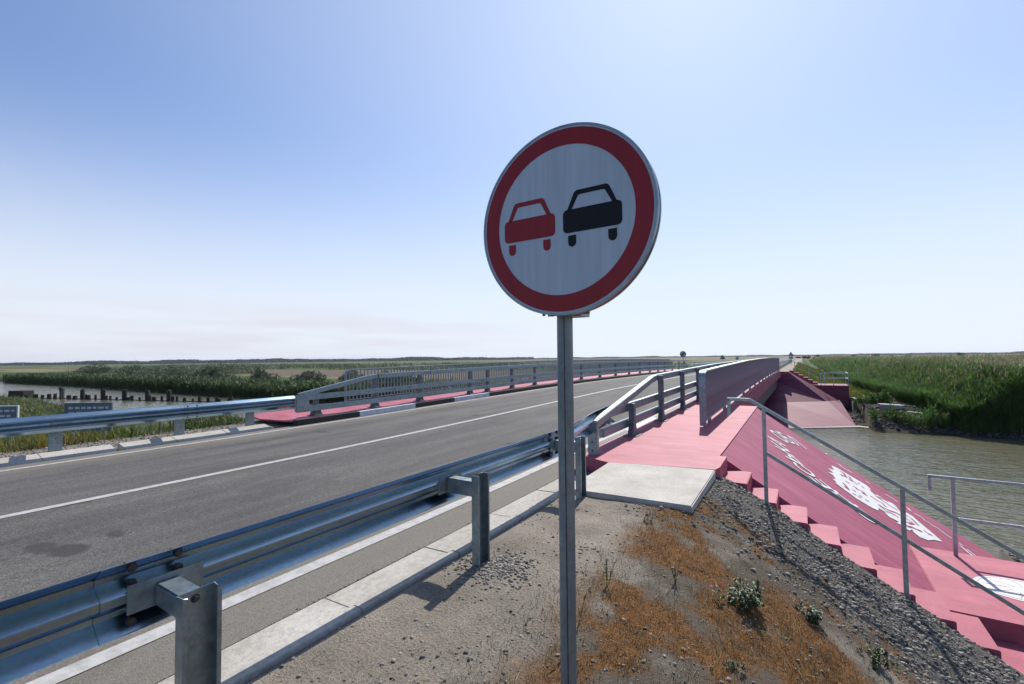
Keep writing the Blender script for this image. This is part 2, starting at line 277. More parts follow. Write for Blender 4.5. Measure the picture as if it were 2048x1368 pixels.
# ------------------------------------------------------------------ mesh helpers
def link(name, me, parent=None, mat=None, loc=None):
    o = bpy.data.objects.new(name, me); COL.objects.link(o)
    if mat is not None: me.materials.append(mat)
    if parent is not None: o.parent = parent
    if loc is not None: o.location = loc
    return o
def tag(o, label=None, cat=None, group=None, kind=None):
    if label: o['label'] = label
    if cat: o['category'] = cat
    if group: o['group'] = group
    if kind: o['kind'] = kind
    return o
def empty(name, loc=(0, 0, 0), label=None, cat=None, group=None):
    o = bpy.data.objects.new(name, None); COL.objects.link(o); o.location = loc; o.empty_display_size = .2
    return tag(o, label, cat, group)
class MB:
    def __init__(s): s.v = []; s.f = []
    def add(s, vs, fs):
        k = len(s.v); s.v += [tuple(p) for p in vs]; s.f += [tuple(i+k for i in f) for f in fs]; return s
    def box(s, x0, x1, y0, y1, z0, z1, dz=None):
        """dz(y) optional height shift so that long boxes follow the road"""
        h = dz or (lambda y: 0)
        return s.add([(x0, y0, z0+h(y0)), (x1, y0, z0+h(y0)), (x1, y1, z0+h(y1)), (x0, y1, z0+h(y1)), (x0, y0, z1+h(y0)), (x1, y0, z1+h(y0)), (x1, y1, z1+h(y1)), (x0, y1, z1+h(y1))],
                     [(0, 3, 2, 1), (4, 5, 6, 7), (0, 1, 5, 4), (1, 2, 6, 5), (2, 3, 7, 6), (3, 0, 4, 7)])
    def sweep(s, prof, ys, zf, xf=None, closed=True, cap=True):
        n = len(prof); vs = []; fs = []
        for y in ys:
            for (x, z) in prof: vs.append((x+(xf(y) if xf else 0), y, z+zf(y)))
        for j in range(len(ys)-1):
            for i in range(n if closed else n-1):
                a = j*n+i; b_ = j*n+(i+1) % n; fs.append((a, b_, b_+n, a+n))
        if closed and cap: fs.append(tuple(range(n))[::-1]); fs.append(tuple(range((len(ys)-1)*n, len(ys)*n)))
        return s.add(vs, fs)
    def path(s, pts, w, h, up=(0, 0, 1)):
        """rectangular bar swept along 3-D points; w sideways, h along 'up'"""
        P = [Vector(p) for p in pts]; U = Vector(up); vs = []; fs = []
        for i, p in enumerate(P):
            d1 = (P[i]-P[i-1]).normalized() if i else (P[1]-P[0]).normalized()
            d2 = (P[i+1]-P[i]).normalized() if i < len(P)-1 else d1
            t = (d1+d2).normalized(); side = t.cross(U)
            side = side.normalized() if side.length > 1e-4 else Vector((1, 0, 0))
            n = side.cross(t).normalized(); k = 1/max(.5, t.dot(d1))
            for a, b_ in ((-1, -1), (1, -1), (1, 1), (-1, 1)): vs.append(p+side*a*w/2+n*b_*h/2*k)
        for j in range(len(P)-1):
            for i in range(4):
                a = j*4+i; b_ = j*4+(i+1) % 4; fs.append((a, b_, b_+4, a+4))
        fs.append((3, 2, 1, 0)); m = (len(P)-1)*4; fs.append((m, m+1, m+2, m+3))
        return s.add(vs, fs)
    def cyl(s, p0, p1, r0, r1=None, n=16):
        r1 = r0 if r1 is None else r1; p0 = Vector(p0); p1 = Vector(p1); t = (p1-p0).normalized()
        a = t.orthogonal().normalized(); b_ = t.cross(a); vs = []
        for p, r in ((p0, r0), (p1, r1)):
            for i in range(n): an = 2*math.pi*i/n; vs.append(p+a*math.cos(an)*r+b_*math.sin(an)*r)
        return s.add(vs, [(i, (i+1) % n, n+(i+1) % n, n+i) for i in range(n)]+[tuple(range(n))[::-1], tuple(range(n, 2*n))])
    def build(s, name, mat, parent=None, bevel=0, smooth=False, loc=None):
        me = bpy.data.meshes.new(name); me.from_pydata(s.v, [], s.f); me.update()
        bm = bmesh.new(); bm.from_mesh(me); bmesh.ops.recalc_face_normals(bm, faces=bm.faces)
        if bevel: bmesh.ops.bevel(bm, geom=[e for e in bm.edges if len(e.link_faces) == 2 and e.calc_face_angle(0) > .5], offset=bevel, segments=2, affect='EDGES', clamp_overlap=True)
        bm.to_mesh(me); bm.free()
        if smooth:
            me.shade_smooth()
            me.set_sharp_from_angle(angle=math.radians(35))
        return link(name, me, parent, mat, loc)
def arr(a, b, step):
    n = max(1, int(round((b-a)/step))); return [a+(b-a)*i/n for i in range(n+1)]

# fast mesh from numpy arrays; tint = per-vertex colour
def np_mesh(name, V, F4=None, F3=None, tint=None, mat=None, parent=None):
    me = bpy.data.meshes.new(name); V = np.asarray(V, np.float32)
    n4 = 0 if F4 is None else len(F4); n3 = 0 if F3 is None else len(F3)
    me.vertices.add(len(V)); me.vertices.foreach_set('co', V.ravel())
    idx = []; st = []; tot = 0
    if n4: idx.append(np.asarray(F4, np.int32).ravel()); st.append(np.arange(n4)*4); tot = n4*4
    if n3: idx.append(np.asarray(F3, np.int32).ravel()); st.append(tot+np.arange(n3)*3)
    idx = np.concatenate(idx); st = np.concatenate(st).astype(np.int32)
    me.loops.add(len(idx)); me.loops.foreach_set('vertex_index', idx)
    me.polygons.add(n4+n3); me.polygons.foreach_set('loop_start', st)
    me.update(calc_edges=True)
    if tint is not None:
        at = me.color_attributes.new('tint', 'FLOAT_COLOR', 'POINT')
        c = np.ones((len(V), 4), np.float32); c[:, :3] = tint; at.data.foreach_set('color', c.ravel())
    return link(name, me, parent, mat)
def blades(P, H, Wd, lean=.35, up=None, az=None, curl=.5, tint=None):
    """tapered bent blades; P (N,3) feet, H lengths, Wd widths -> V, F4, F3, tint"""
    N = len(P); az = RNG.uniform(0, 2*np.pi, N) if az is None else az
    d = np.stack([np.cos(az), np.sin(az), np.zeros(N)], 1); sd = np.stack([-np.sin(az), np.cos(az), np.zeros(N)], 1)
    ln = (np.abs(RNG.normal(0, 1, N))*lean) if up is None else up
    t1 = P + np.stack([d[:, 0]*np.sin(ln*.6), d[:, 1]*np.sin(ln*.6), np.cos(ln*.6)], 1)*(H*.55)[:, None]
    l2 = ln*.6+ln*curl+.1
    t2 = t1 + np.stack([d[:, 0]*np.sin(l2), d[:, 1]*np.sin(l2), np.cos(l2)], 1)*(H*.5)[:, None]
    w = Wd[:, None]
    V = np.stack([P-sd*w*.5, P+sd*w*.5, t1-sd*w*.42, t1+sd*w*.42, t2], 1).reshape(-1, 3)
    b = np.arange(N)*5
    F4 = np.stack([b, b+1, b+3, b+2], 1); F3 = np.stack([b+2, b+3, b+4], 1)
    T = None
    if tint is None: tint = RNG.uniform(.65, 1.25, (N, 1))*np.ones((1, 3))
    T = np.repeat(tint, 5, axis=0)
    return V, F4, F3, T
def join_np(parts):
    V, A, B, T = [], [], [], []; o = 0
    for v, f4, f3, t in parts:
        V.append(v); A.append(f4+o) if len(f4) else None; B.append(f3+o) if len(f3) else None; T.append(t); o += len(v)
    return np.concatenate(V), (np.concatenate(A) if A else None), (np.concatenate(B) if B else None), np.concatenate(T)
def h2(i, j, s):
    x = np.sin(i*127.1+j*311.7+s*74.7)*43758.5453; return x-np.floor(x)
def vnoise(x, y, s=0):
    i = np.floor(x); j = np.floor(y); u = x-i; v = y-j; u = u*u*(3-2*u); v = v*v*(3-2*v)
    return (h2(i, j, s)*(1-u)+h2(i+1, j, s)*u)*(1-v)+(h2(i, j+1, s)*(1-u)+h2(i+1, j+1, s)*u)*v
def fbm(x, y, s=0, o=4):
    t = 0; a = .5
    for k in range(o): t = t+a*vnoise(x*2**k, y*2**k, s+k*13); a *= .5
    return t/(1-.5**o)
def sstep(a, b, x): t = np.clip((x-a)/(b-a), 0, 1); return t*t*(3-2*t)

# ------------------------------------------------------------------ levels
_ky = [-60, 0, 5, 9, 14, 19, 25, 31, 38, 46, 55, 65, 100, 250, 5000]
_kz = [-.1, -.05, -.04, 0, .08, .15, .185, .195, .175, .12, .04, 0, -.03, -.1, -.1]
def E(y): return np.interp(y, _ky, _kz)            # level of the road's edge line
def Wk(y): return E(y)+.14                         # level of the pink walkways
XC = -6.93
def road_z(x, y): return E(y)+.09*(1-np.minimum(1.3, np.abs(x-XC)/3.55))
WATER = -3.4
def crest_x(y): return -.93+np.clip(5.0-y, 0, 4.5)*.10
def zt(x, y):
    """terrain height"""
    x = np.asarray(x, float); y = np.asarray(y, float)
    # flood plain and river
    fp = -2.0+.25*(fbm(x*.06, y*.06, 3)-.5)+.12*(fbm(x*.5, y*.5, 5)-.5)
    fp = fp+.9*np.exp(-((x+150)**2/1500+(y-52)**2/120))
    fp = fp-.75*sstep(-14.5, -19, x)*sstep(24, 20, y)*sstep(-2, 4, y)
    ny = 16.4+.6*(fbm(x*.3, 0*x, 7)-.5)-1.6*sstep(0, 4, x)+.5*sstep(-30, -90, x)
    fy = 38.0+1.2*(fbm(x*.35, 0*x, 8)-.5)-4.0*sstep(-20, -60, x)-2.5*sstep(-130, -190, x)
    # bank slopes
    zn = WATER-(y-ny)*.42
    zf = WATER-(fy-y)*np.where(x > -1, .42, .6)
    river = np.where(y < (ny+fy)/2, zn, zf)
    fp = np.minimum(fp, np.maximum(river, -5.0)+0*x)
    # embankment of the road
    top = E(y)-.10
    xr = np.where(y < 20, crest_x(y), -1.0)
    d = x-xr
    sl = .61
    r = .35+.5*sstep(5.5, 2, y)
    drop = np.where(d < -r, 0, np.where(d < r, sl*(d+r)**2/(4*r), sl*d))
    left = np.maximum(0, -12.75-x)
    em = top+.078*sstep(-2.7, -2.45, x)+.05*sstep(-2.55, -2.35, x)+.09*sstep(-11.3, -11.5, x)-drop-np.minimum(left*.5, left*.36+.05)
    em = np.where(y > 14.0, np.minimum(em, -.05-.65*(y-14.0)), em)
    em2 = E(y)-.14-np.maximum(0, x+1.0)*.5-left*.4
    em2 = np.where(y < 45.5, np.minimum(em2, -.05-.42*(45.5-y)), em2)
    e = np.where(y < 30, em, em2)
    z = np.maximum(fp, e)
    # hollow below stairs, revetment and landing
    ins = (y > 6.82) & (y < 14.0) & (x > -1.3) & (x < 3.4)
    z = np.where(ins, np.minimum(z, .0-.65*(x+1.1)-.30), z)
    rc = np.hypot(np.maximum(0, x+1.3), np.maximum(0, y-14.0)*2.2)
    z = np.where((y >= 14.0) & (y < 26) & (x > -14), np.minimum(z, -.25-.65*rc-.65*np.maximum(0, y-14)), z)
    ins = (y > 33) & (y < 47.6) & (x > -13.2) & (x < np.where(y < 44, 3.75, 3.2))
    z = np.where(ins & (y < 45.7), np.minimum(z, -2.9-.20*(42.4-np.minimum(y, 42.4))), np.where(ins, np.minimum(z, -.6-.60*(x+1.1)*(x > -1.1)), z))
    z = np.where((y > 45) & (y < 48.8) & (x > .5) & (x < 3.3), np.minimum(z, -1.9), z)
    # small relief
    near = sstep(14, 7, np.hypot(x, y))
    rel = .035*(fbm(x*3.1, y*3.1, 11)-.5)+.02*(fbm(x*14, y*14, 12, 3)-.5)
    off = sstep(-2.45, -2.2, x)
    z = z+near*rel*off*np.where((x < -1) & (y > 5), .3, 1)
    slope_rough = sstep(.0, .5, x-crest_x(y))*near
    z = z+slope_rough*.05*(fbm(x*9, y*9, 15, 3)-.5)
    return z

# ------------------------------------------------------------------ ground sheet
def grid_lines(segs):
    out = []
    for a, b, n in segs: out += list(np.linspace(a, b, n, endpoint=False))
    out.append(segs[-1][1]); return np.array(out)
gx = grid_lines([(-9000, -3000, 6), (-3000, -900, 10), (-900, -250, 26), (-250, -60, 80), (-60, -20, 60), (-20, -11, 40), (-11, -2.95, 8), (-2.95, -1.4, 26), (-1.4, 3.2, 104), (3.2, 16, 60), (16, 60, 40), (60, 300, 30), (300, 1500, 16), (1500, 9000, 9)])
gy = grid_lines([(-3000, -300, 6), (-300, -20, 10), (-20, 0, 12), (0, 8, 150), (8, 20, 50), (20, 34, 16), (34, 52, 60), (52, 120, 50), (120, 400, 36), (400, 1500, 16), (1500, 11000, 12)])
GX, GY = np.meshgrid(gx, gy); GZ = zt(GX, GY)
far = sstep(300, 900, np.hypot(GX, GY)); GZ = GZ*(1-far)+far*(-2.0)
nx, ny_ = len(gx), len(gy)
V = np.stack([GX, GY, GZ], 2).reshape(-1, 3)
ii = (np.arange(ny_-1)[:, None]*nx+np.arange(nx-1)[None, :]).ravel()
ground = np_mesh('ground', V, np.stack([ii, ii+1, ii+nx+1, ii+nx], 1), mat=M['ground'])
ground['kind'] = 'structure'
ground.data.shade_smooth()
def grav_line(x, y):
    """>0 inside the dark rubble band beside the stairs"""
    px = np.array([-1.6, -1.29, -.85, -.54, .08, .5, .8, 3.0]); py = np.array([5.6, 5.45, 5.65, 5.55, 5.5, 5.35, 5.0, 4.4])
    return y-np.interp(x, px, py)
def moss_mask(x, y):
    n = .5*fbm(x*1.7+3, y*1.7, 21, 5)+.5*fbm(x*5.3, y*5.3, 22, 4)
    reg = sstep(-1.55, -1.05, x+.05*(y-3)) * sstep(.25, -.35, grav_line(x, y)+.35*(fbm(x*3, y*3, 41)-.5))
    return reg*sstep(.435, .55, n+.05*sstep(-.6, .6, x)-.06*sstep(2.5, 5, y))
def zones(x, y):
    r = np.hypot(x, y)
    moss = moss_mask(x, y)*sstep(9, 7, r)*.85
    green = np.zeros_like(x); tan = np.zeros_like(x); plo = np.zeros_like(x); mud = np.zeros_like(x)
    n = fbm(x*.05, y*.05, 31, 5); n2 = fbm(x*.4, y*.4, 33, 4)
    outside = np.maximum(sstep(-13.2, -14.2, x+.8*(n2-.5)), sstep(2, 5, x)*sstep(9, 12, y))
    outside = np.maximum(outside, (y > 49)*np.maximum(sstep(-.6, .6, x), sstep(-12.9, -13.6, x)))
    green = outside*sstep(.30, .45, n2)
    lit = sstep(-1.5, -1.05, x)*sstep(10, 8, r)*sstep(.30, .55, fbm(x*2.6, y*2.6, 45, 4)+.12)
    tan = outside*.9
    farz = sstep(36, 42, y)*(x < -13)
    strip = fbm(x*.010, y*.045, 35, 4)
    green = np.where(farz > 0, sstep(.36, .44, strip), green)
    # ploughed field
    pl = (y > 64+.10*(x+100)*.2) & (y < 118) & (x > -230) & (x < -40)
    plo = np.maximum(pl*1.0*sstep(36, 42, y), lit*.85)
    green = np.where(pl, 0, green)
    # far right: pale reed sea
    rt = (x > 10) & (y > 60)
    tan = np.where(rt, 1, tan); green = np.where(rt, 0, green)
    fr = (r > 500) & (x > -.45*y)
    tan = np.where(fr, 1, tan); green = np.where(fr, 0, green)
    z = zt(x, y)
    bank = (z < -2.5)*1.0
    mud = np.where((y > 12), bank*sstep(-2.5, -3.0, z), 0)
    mud = np.maximum(mud, (y > 36)*(y < 42)*(x > 1)*(x < 30)*.6)
    grav = sstep(-.12, .12, grav_line(x, y)+.25*(fbm(x*4, y*4, 43)-.5))*(x > -1.5)*(y < 16)*(x < 6)
    grav = np.maximum(grav, ((x < -11.3) & (x > -13.6) & (y < 12))*.45)
    return np.stack([moss, green, grav], -1), np.stack([tan, plo, mud], -1)
Z1, Z2 = zones(GX, GY)
for nm, Z in (('zone', Z1), ('zoneb', Z2)):
    a = ground.data.color_attributes.new(nm, 'FLOAT_COLOR', 'POINT'); c = np.ones((len(V), 4), np.float32); c[:, :3] = Z.reshape(-1, 3); a.data.foreach_set('color', c.ravel())

# ------------------------------------------------------------------ water, road, markings
wv = np_mesh('water', [(-1500, 11, WATER), (1500, 11, WATER), (1500, 50, WATER), (-1500, 50, WATER)], [(0, 1, 2, 3)], mat=M['water']); wv['kind'] = 'structure'
ys = arr(-14, 20, .5)+arr(21, 60, 1)+arr(62, 420, 6)
xs_ = [-11.0, -10.5, -9, -8, XC, -6, -5, -3.36, -2.88]
def sheet(name, xs, ys, dz, mat, zf=road_z):
    V = [(x, y, float(zf(x, y))+dz) for y in ys for x in xs]; n = len(xs)
    F = [(j*n+i, j*n+i+1, (j+1)*n+i+1, (j+1)*n+i) for j in range(len(ys)-1) for i in range(n-1)]
    o = np_mesh(name, V, F, mat=mat); o['kind'] = 'structure'; return o
sheet('road', xs_, ys, 0, M['asphalt'])
for xc in (-3.36, -6.95, -10.5): sheet('road_marking', [xc-.065, xc+.065], ys, .005, M['line'])

for yj in (14.15, 45.35):
    sheet('expansion_joint', [-10.94, -9, XC, -5, -3.05], [yj, yj+.035], .007, M['steel_dark'])

# ------------------------------------------------------------------ kerbs beside the approach (precast channel stones)
def kerb_stone(side, y0, y1, label):
    """side +1: right kerb, -1: left kerb"""
    root = MB()
    if side > 0: prof = [(-2.88, -.10), (-2.88, -.012), (-2.86, -.002), (-2.60, .006), (-2.55, .036), (-2.47, .032), (-2.46, -.16)]
    else: prof = [(-10.98, -.10), (-10.98, .0), (-11.02, .02), (-11.34, .085), (-11.42, .08), (-11.42, -.16)]
    g = .003; wob = random.uniform(-.003, .003)
    root.sweep([(x+wob, z) for x, z in prof], [y0+g, (y0+y1)/2, y1-g], lambda y: float(E(y))-.005+wob)
    o = root.build('kerb_stone', M['kerb'], bevel=.004)
    return tag(o, label, 'kerb', 'precast kerb stones along the approach road')
ky = [-4.0, -3, -2, -1, -.0, 1.02, 2.02, 3.02, 4.02, 5.02]
wordsR = ['behind the nearest guardrail post', 'where the near guardrail post shadow begins', 'beside the second guardrail post', 'just past the second guardrail post', 'touching the pale concrete pad']
nk = 0
for a, b in zip(ky[3:-1], ky[4:]):
    kerb_stone(1, a, b, 'pale sloping kerb stone on the sign side, '+['below the frame edge', 'behind the nearest guardrail post', 'between the two nearest guardrail posts', 'level with the second guardrail post', 'between the second post and the sign pole', 'running up to the pale concrete pad'][nk]); nk += 1
kerb_stone(1, 5.04, 5.85, 'short broken kerb stone tucked behind the pale concrete pad')
lw = ['at the left picture edge', 'below the nearest post', 'just right of the nearest post', 'midway between two posts', 'left of the second post', 'between second and third posts', 'last before the pink walkway']
yy = [-.9, .2, 1.25, 2.3, 3.3, 4.3, 5.3, 6.3]
for k, (a, b) in enumerate(zip(yy[:-1], yy[1:])):
    kerb_stone(-1, a + (.12 if k == 4 else 0), b, 'pale kerb stone across the road, '+lw[k])

# ------------------------------------------------------------------ round sign: no overtaking
def disc_ring(mb, r0, r1, y, n=96, thick=.0012):
    vs = []; fs = []
    for i in range(n):
        a = 2*math.pi*i/n
        for r, yy_ in ((r0, y), (r1, y), (r1, y+thick), (r0, y+thick)): vs.append((math.cos(a)*r, yy_, math.sin(a)*r))
    for i in range(n):
        j = (i+1) % n
        for k in range(4): fs.append((i*4+k, j*4+k, j*4+(k+1) % 4, i*4+(k+1) % 4))
    return mb.add(vs, fs)
def disc(mb, r, y, thick=.002, n=96):
    vs = [(math.cos(2*math.pi*i/n)*r, y, math.sin(2*math.pi*i/n)*r) for i in range(n)]+[(math.cos(2*math.pi*i/n)*r, y+thick, math.sin(2*math.pi*i/n)*r) for i in range(n)]
    return mb.add(vs, [tuple(range(n)), tuple(range(n, 2*n))[::-1]]+[(i, n+i, n+(i+1) % n, (i+1) % n) for i in range(n)])
def extr(mb, poly, y, thick=.0014):
    n = len(poly); vs = [(x, y, z) for x, z in poly]+[(x, y+thick, z) for x, z in poly]
    return mb.add(vs, [tuple(range(n)), tuple(range(n, 2*n))[::-1]]+[(i, n+i, n+(i+1) % n, (i+1) % n) for i in range(n)])
def rrect(x0, x1, z0, z1, r, n=6):
    p = []
    for cx, cz, a0 in ((x1-r, z1-r, 0), (x0+r, z1-r, 90), (x0+r, z0+r, 180), (x1-r, z0+r, 270)):
        for i in range(n+1): a = math.radians(a0+90*i/n); p.append((cx+r*math.cos(a), cz+r*math.sin(a)))
    return p
def car_symbol(cx, name, mat, parent, y):
    b = MB(); extr(b, rrect(cx-.111, cx+.111, -.053, .032, .017), y)
    # cabin frame: outer and inner trapezium with rounded upper corners, joined as a strip
    def trap(wb, wt, zb, zt_, r):
        pts = [(-wb, zb)]
        for sx in (-1, 1):
            cx0 = sx*(wt-r*.9)
            rng = range(7)
            for i in rng:
                a = math.radians(160-70*i/6) if sx < 0 else math.radians(90-70*i/6)
                pts.append((cx0+r*math.cos(a), zt_-r+r*math.sin(a)))
        pts.append((wb, zb)); return pts
    o = trap(.094, .068, .030, .098, .018); i_ = trap(.077, .053, .0305, .081, .010)
    n = len(o); vs = [(cx+x, y, z) for x, z in o]+[(cx+x, y, z) for x, z in i_]+[(cx+x, y+.0014, z) for x, z in o]+[(cx+x, y+.0014, z) for x, z in i_]
    fs = []
    for k in range(n-1): fs += [(k, k+1, n+k+1, n+k), (2*n+k, 2*n+k+1, k+1, k), (2*n+k+1, 2*n+k, 3*n+k, 3*n+k+1)]
    b.add(vs, fs)
    for s in (-1, 1):
        w = [(cx+s*.076-.0155, -.063), (cx+s*.076+.0155, -.063)]
        w += [(cx+s*.076+.0155*math.cos(math.radians(a)), -.089+.0155*math.sin(math.radians(a))) for a in range(0, -181, -20)]
        extr(b, w, y)
    return b.build(name, mat, parent)
def round_sign(loc, label, detail=True, pole_h=None, sc=1.0, pole_off=(-.045, .055)):
    root = empty('road_sign', (loc[0], loc[1], loc[2]), label, 'road sign')
    ph = pole_h if pole_h else 2.2
    # pole below the disc; the root is at the pole's foot
    p = MB(); p.cyl((pole_off[0]*0, 0, 0), (0, 0, ph), .030, n=28)
    pole = p.build('pole', M['pole'], root, smooth=True)
    cz = ph-.06; k = MB()
    cx, cy = .040, -.085
    face = empty('sign_disc'); face.parent = root; face.location = (cx, cy, cz); COL.objects  # holder of the plate's pieces
    return root, face
# main sign: one thing with pole, plate, rim, ring and symbols as parts
def build_main_sign():
    root = empty('road_sign', (-.785, 1.60, -.35), 'tall round no overtaking sign with red and black cars, nearest the camera', 'road sign')
    z0 = 2.457; dx, dy = .055, -.107     # disc centre relative to the pole's foot
    p = MB(); p.cyl((0, 0, 0), (.023, -.02, 2.74), .0305, n=28); p.build('pole', M['pole'], root, smooth=True)
    def at(o): o.location = (dx, dy, z0); return o
    b = MB(); disc(b, .345, 0, .0025); plate = at(b.build('sign_plate', M['sign_white'], root))
    def sub(o): return o
    b = MB(); disc_ring(b, .276, .3365, -.0016, 120, .0014); sub(b.build('red_ring', M['sign_red'], plate))
    car_symbol(-.137, 'red_car_symbol', M['sign_red'], plate, -.0016)
    car_symbol(.118, 'black_car_symbol', M['sign_black'], plate, -.0016)
    # folded rim and the second, backing disc with a dark gap between
    b = MB(); disc_ring(b, .3435, .3505, -.003, 120, .020); r1 = at(b.build('rim', M['sign_rim'], root, smooth=True))
    b = MB(); disc(b, .344, .034, .002); disc_ring(b, .341, .3495, .030, 120, .012); at(b.build('back_disc', M['sign_rim'], root))
    b = MB(); b.box(-.02, .02, .004, .034, -.30, .30); at(b.build('back_spine', M['post'], root))
    for z in (-.335, .12):
        b = MB(); b.box(-.085, .085, .043, .049, z-.012, z+.012); b.box(-.05, .05, .049, .128, z-.016, z+.016)
        at(b.build('clamp', M['post'], root))
    for sx in (-.085, -.05):
        b = MB(); b.cyl((sx, .012, -.345+abs(sx)*.12), (sx, .012, -.357+abs(sx)*.12), .006, n=8); at(b.build('bolt', M['bolt'], root))
    # vertical weld seam of the pole
    b = MB(); b.path([(.012, -.0290, .02), (.030, -.0478, 2.2)], .003, .002, (0, -1, 0)); b.build('seam', M['bolt'], root)
build_main_sign()
def far_round(loc, h, label, face_mat, back=False):
    root = empty('road_sign', loc, label, 'road sign')
    b = MB(); b.cyl((0, .05, 0), (0, .05, h), .04, n=10); b.build('pole', M['pole'], root)
    b = MB(); disc(b, .40, 0, .02, 40); pl = b.build('sign_plate', M['sign_white' if not back else 'sign_rim'], root, loc=(0, 0, h))
    if not back:
        b = MB(); disc_ring(b, .30, .385, -.012, 40, .008); b.build('ring', face_mat, pl)
        b = MB()
        extr(b, [(-.30, -.16), (-.22, -.24), (.30, .14), (.22, .22)], -.012, .008); extr(b, rrect(-.16, .16, -.05, .10, .03), -.014, .001); b.build('symbol', M['sign_black'], pl)
    return root
def far_tri(loc, h, label, plate=False):
    root = empty('road_sign', loc, label, 'road sign')
    b = MB(); b.cyl((0, .05, 0), (0, .05, h), .045, n=10); b.build('pole', M['pole'], root)
    b = MB(); extr(b, [(-.48, -.36), (.48, -.36), (0, .48)], 0, .02); pl = b.build('sign_plate', M['sign_rim' if not plate else 'sign_white'], root, loc=(0, 0, h))
    b = MB()
    for a, c in (((-.48, -.36), (.48, -.36)), ((.48, -.36), (0, .48)), ((0, .48), (-.48, -.36))): b.path([(a[0]*.88, -.012, a[1]*.88), (c[0]*.88, -.012, c[1]*.88)], .015, .11, (a[1]-c[1], 0, c[0]-a[0]))
    b.build('border', M['sign_red'] if plate else M['sign_black'], pl)
    b = MB(); extr(b, rrect(-.05, .05, -.22, .12, .04), -.01, .008); b.build('symbol', M['sign_black'], pl)
    if plate:
        b = MB(); b.box(-.36, .36, -.01, .01, -.95, -.50); q = b.build('lower_plate', M['sign_white'], root, loc=(0, 0, h))
        b = MB(); b.box(-.28, .28, -.02, -.012, -.80, -.66); b.build('symbol', M['sign_black'], q)
    return root
far_round((-13.4, 63.4, -.35), 2.33, 'round grey and black sign beyond the left end of the bridge', M['sign_black'])
far_tri((-13.45, 99.4, -1.0), 2.45, 'small dark triangular sign seen over the right railing, no plate under it')
far_round((-14.0, 128.5, -1.0), 2.1, 'small dark round sign far along the road over the right railing', M['sign_black'], True)
far_tri((-1.9, 106.8, -.3), 2.2, 'triangular warning sign with a plate below, standing beyond the far right guardrail', True)

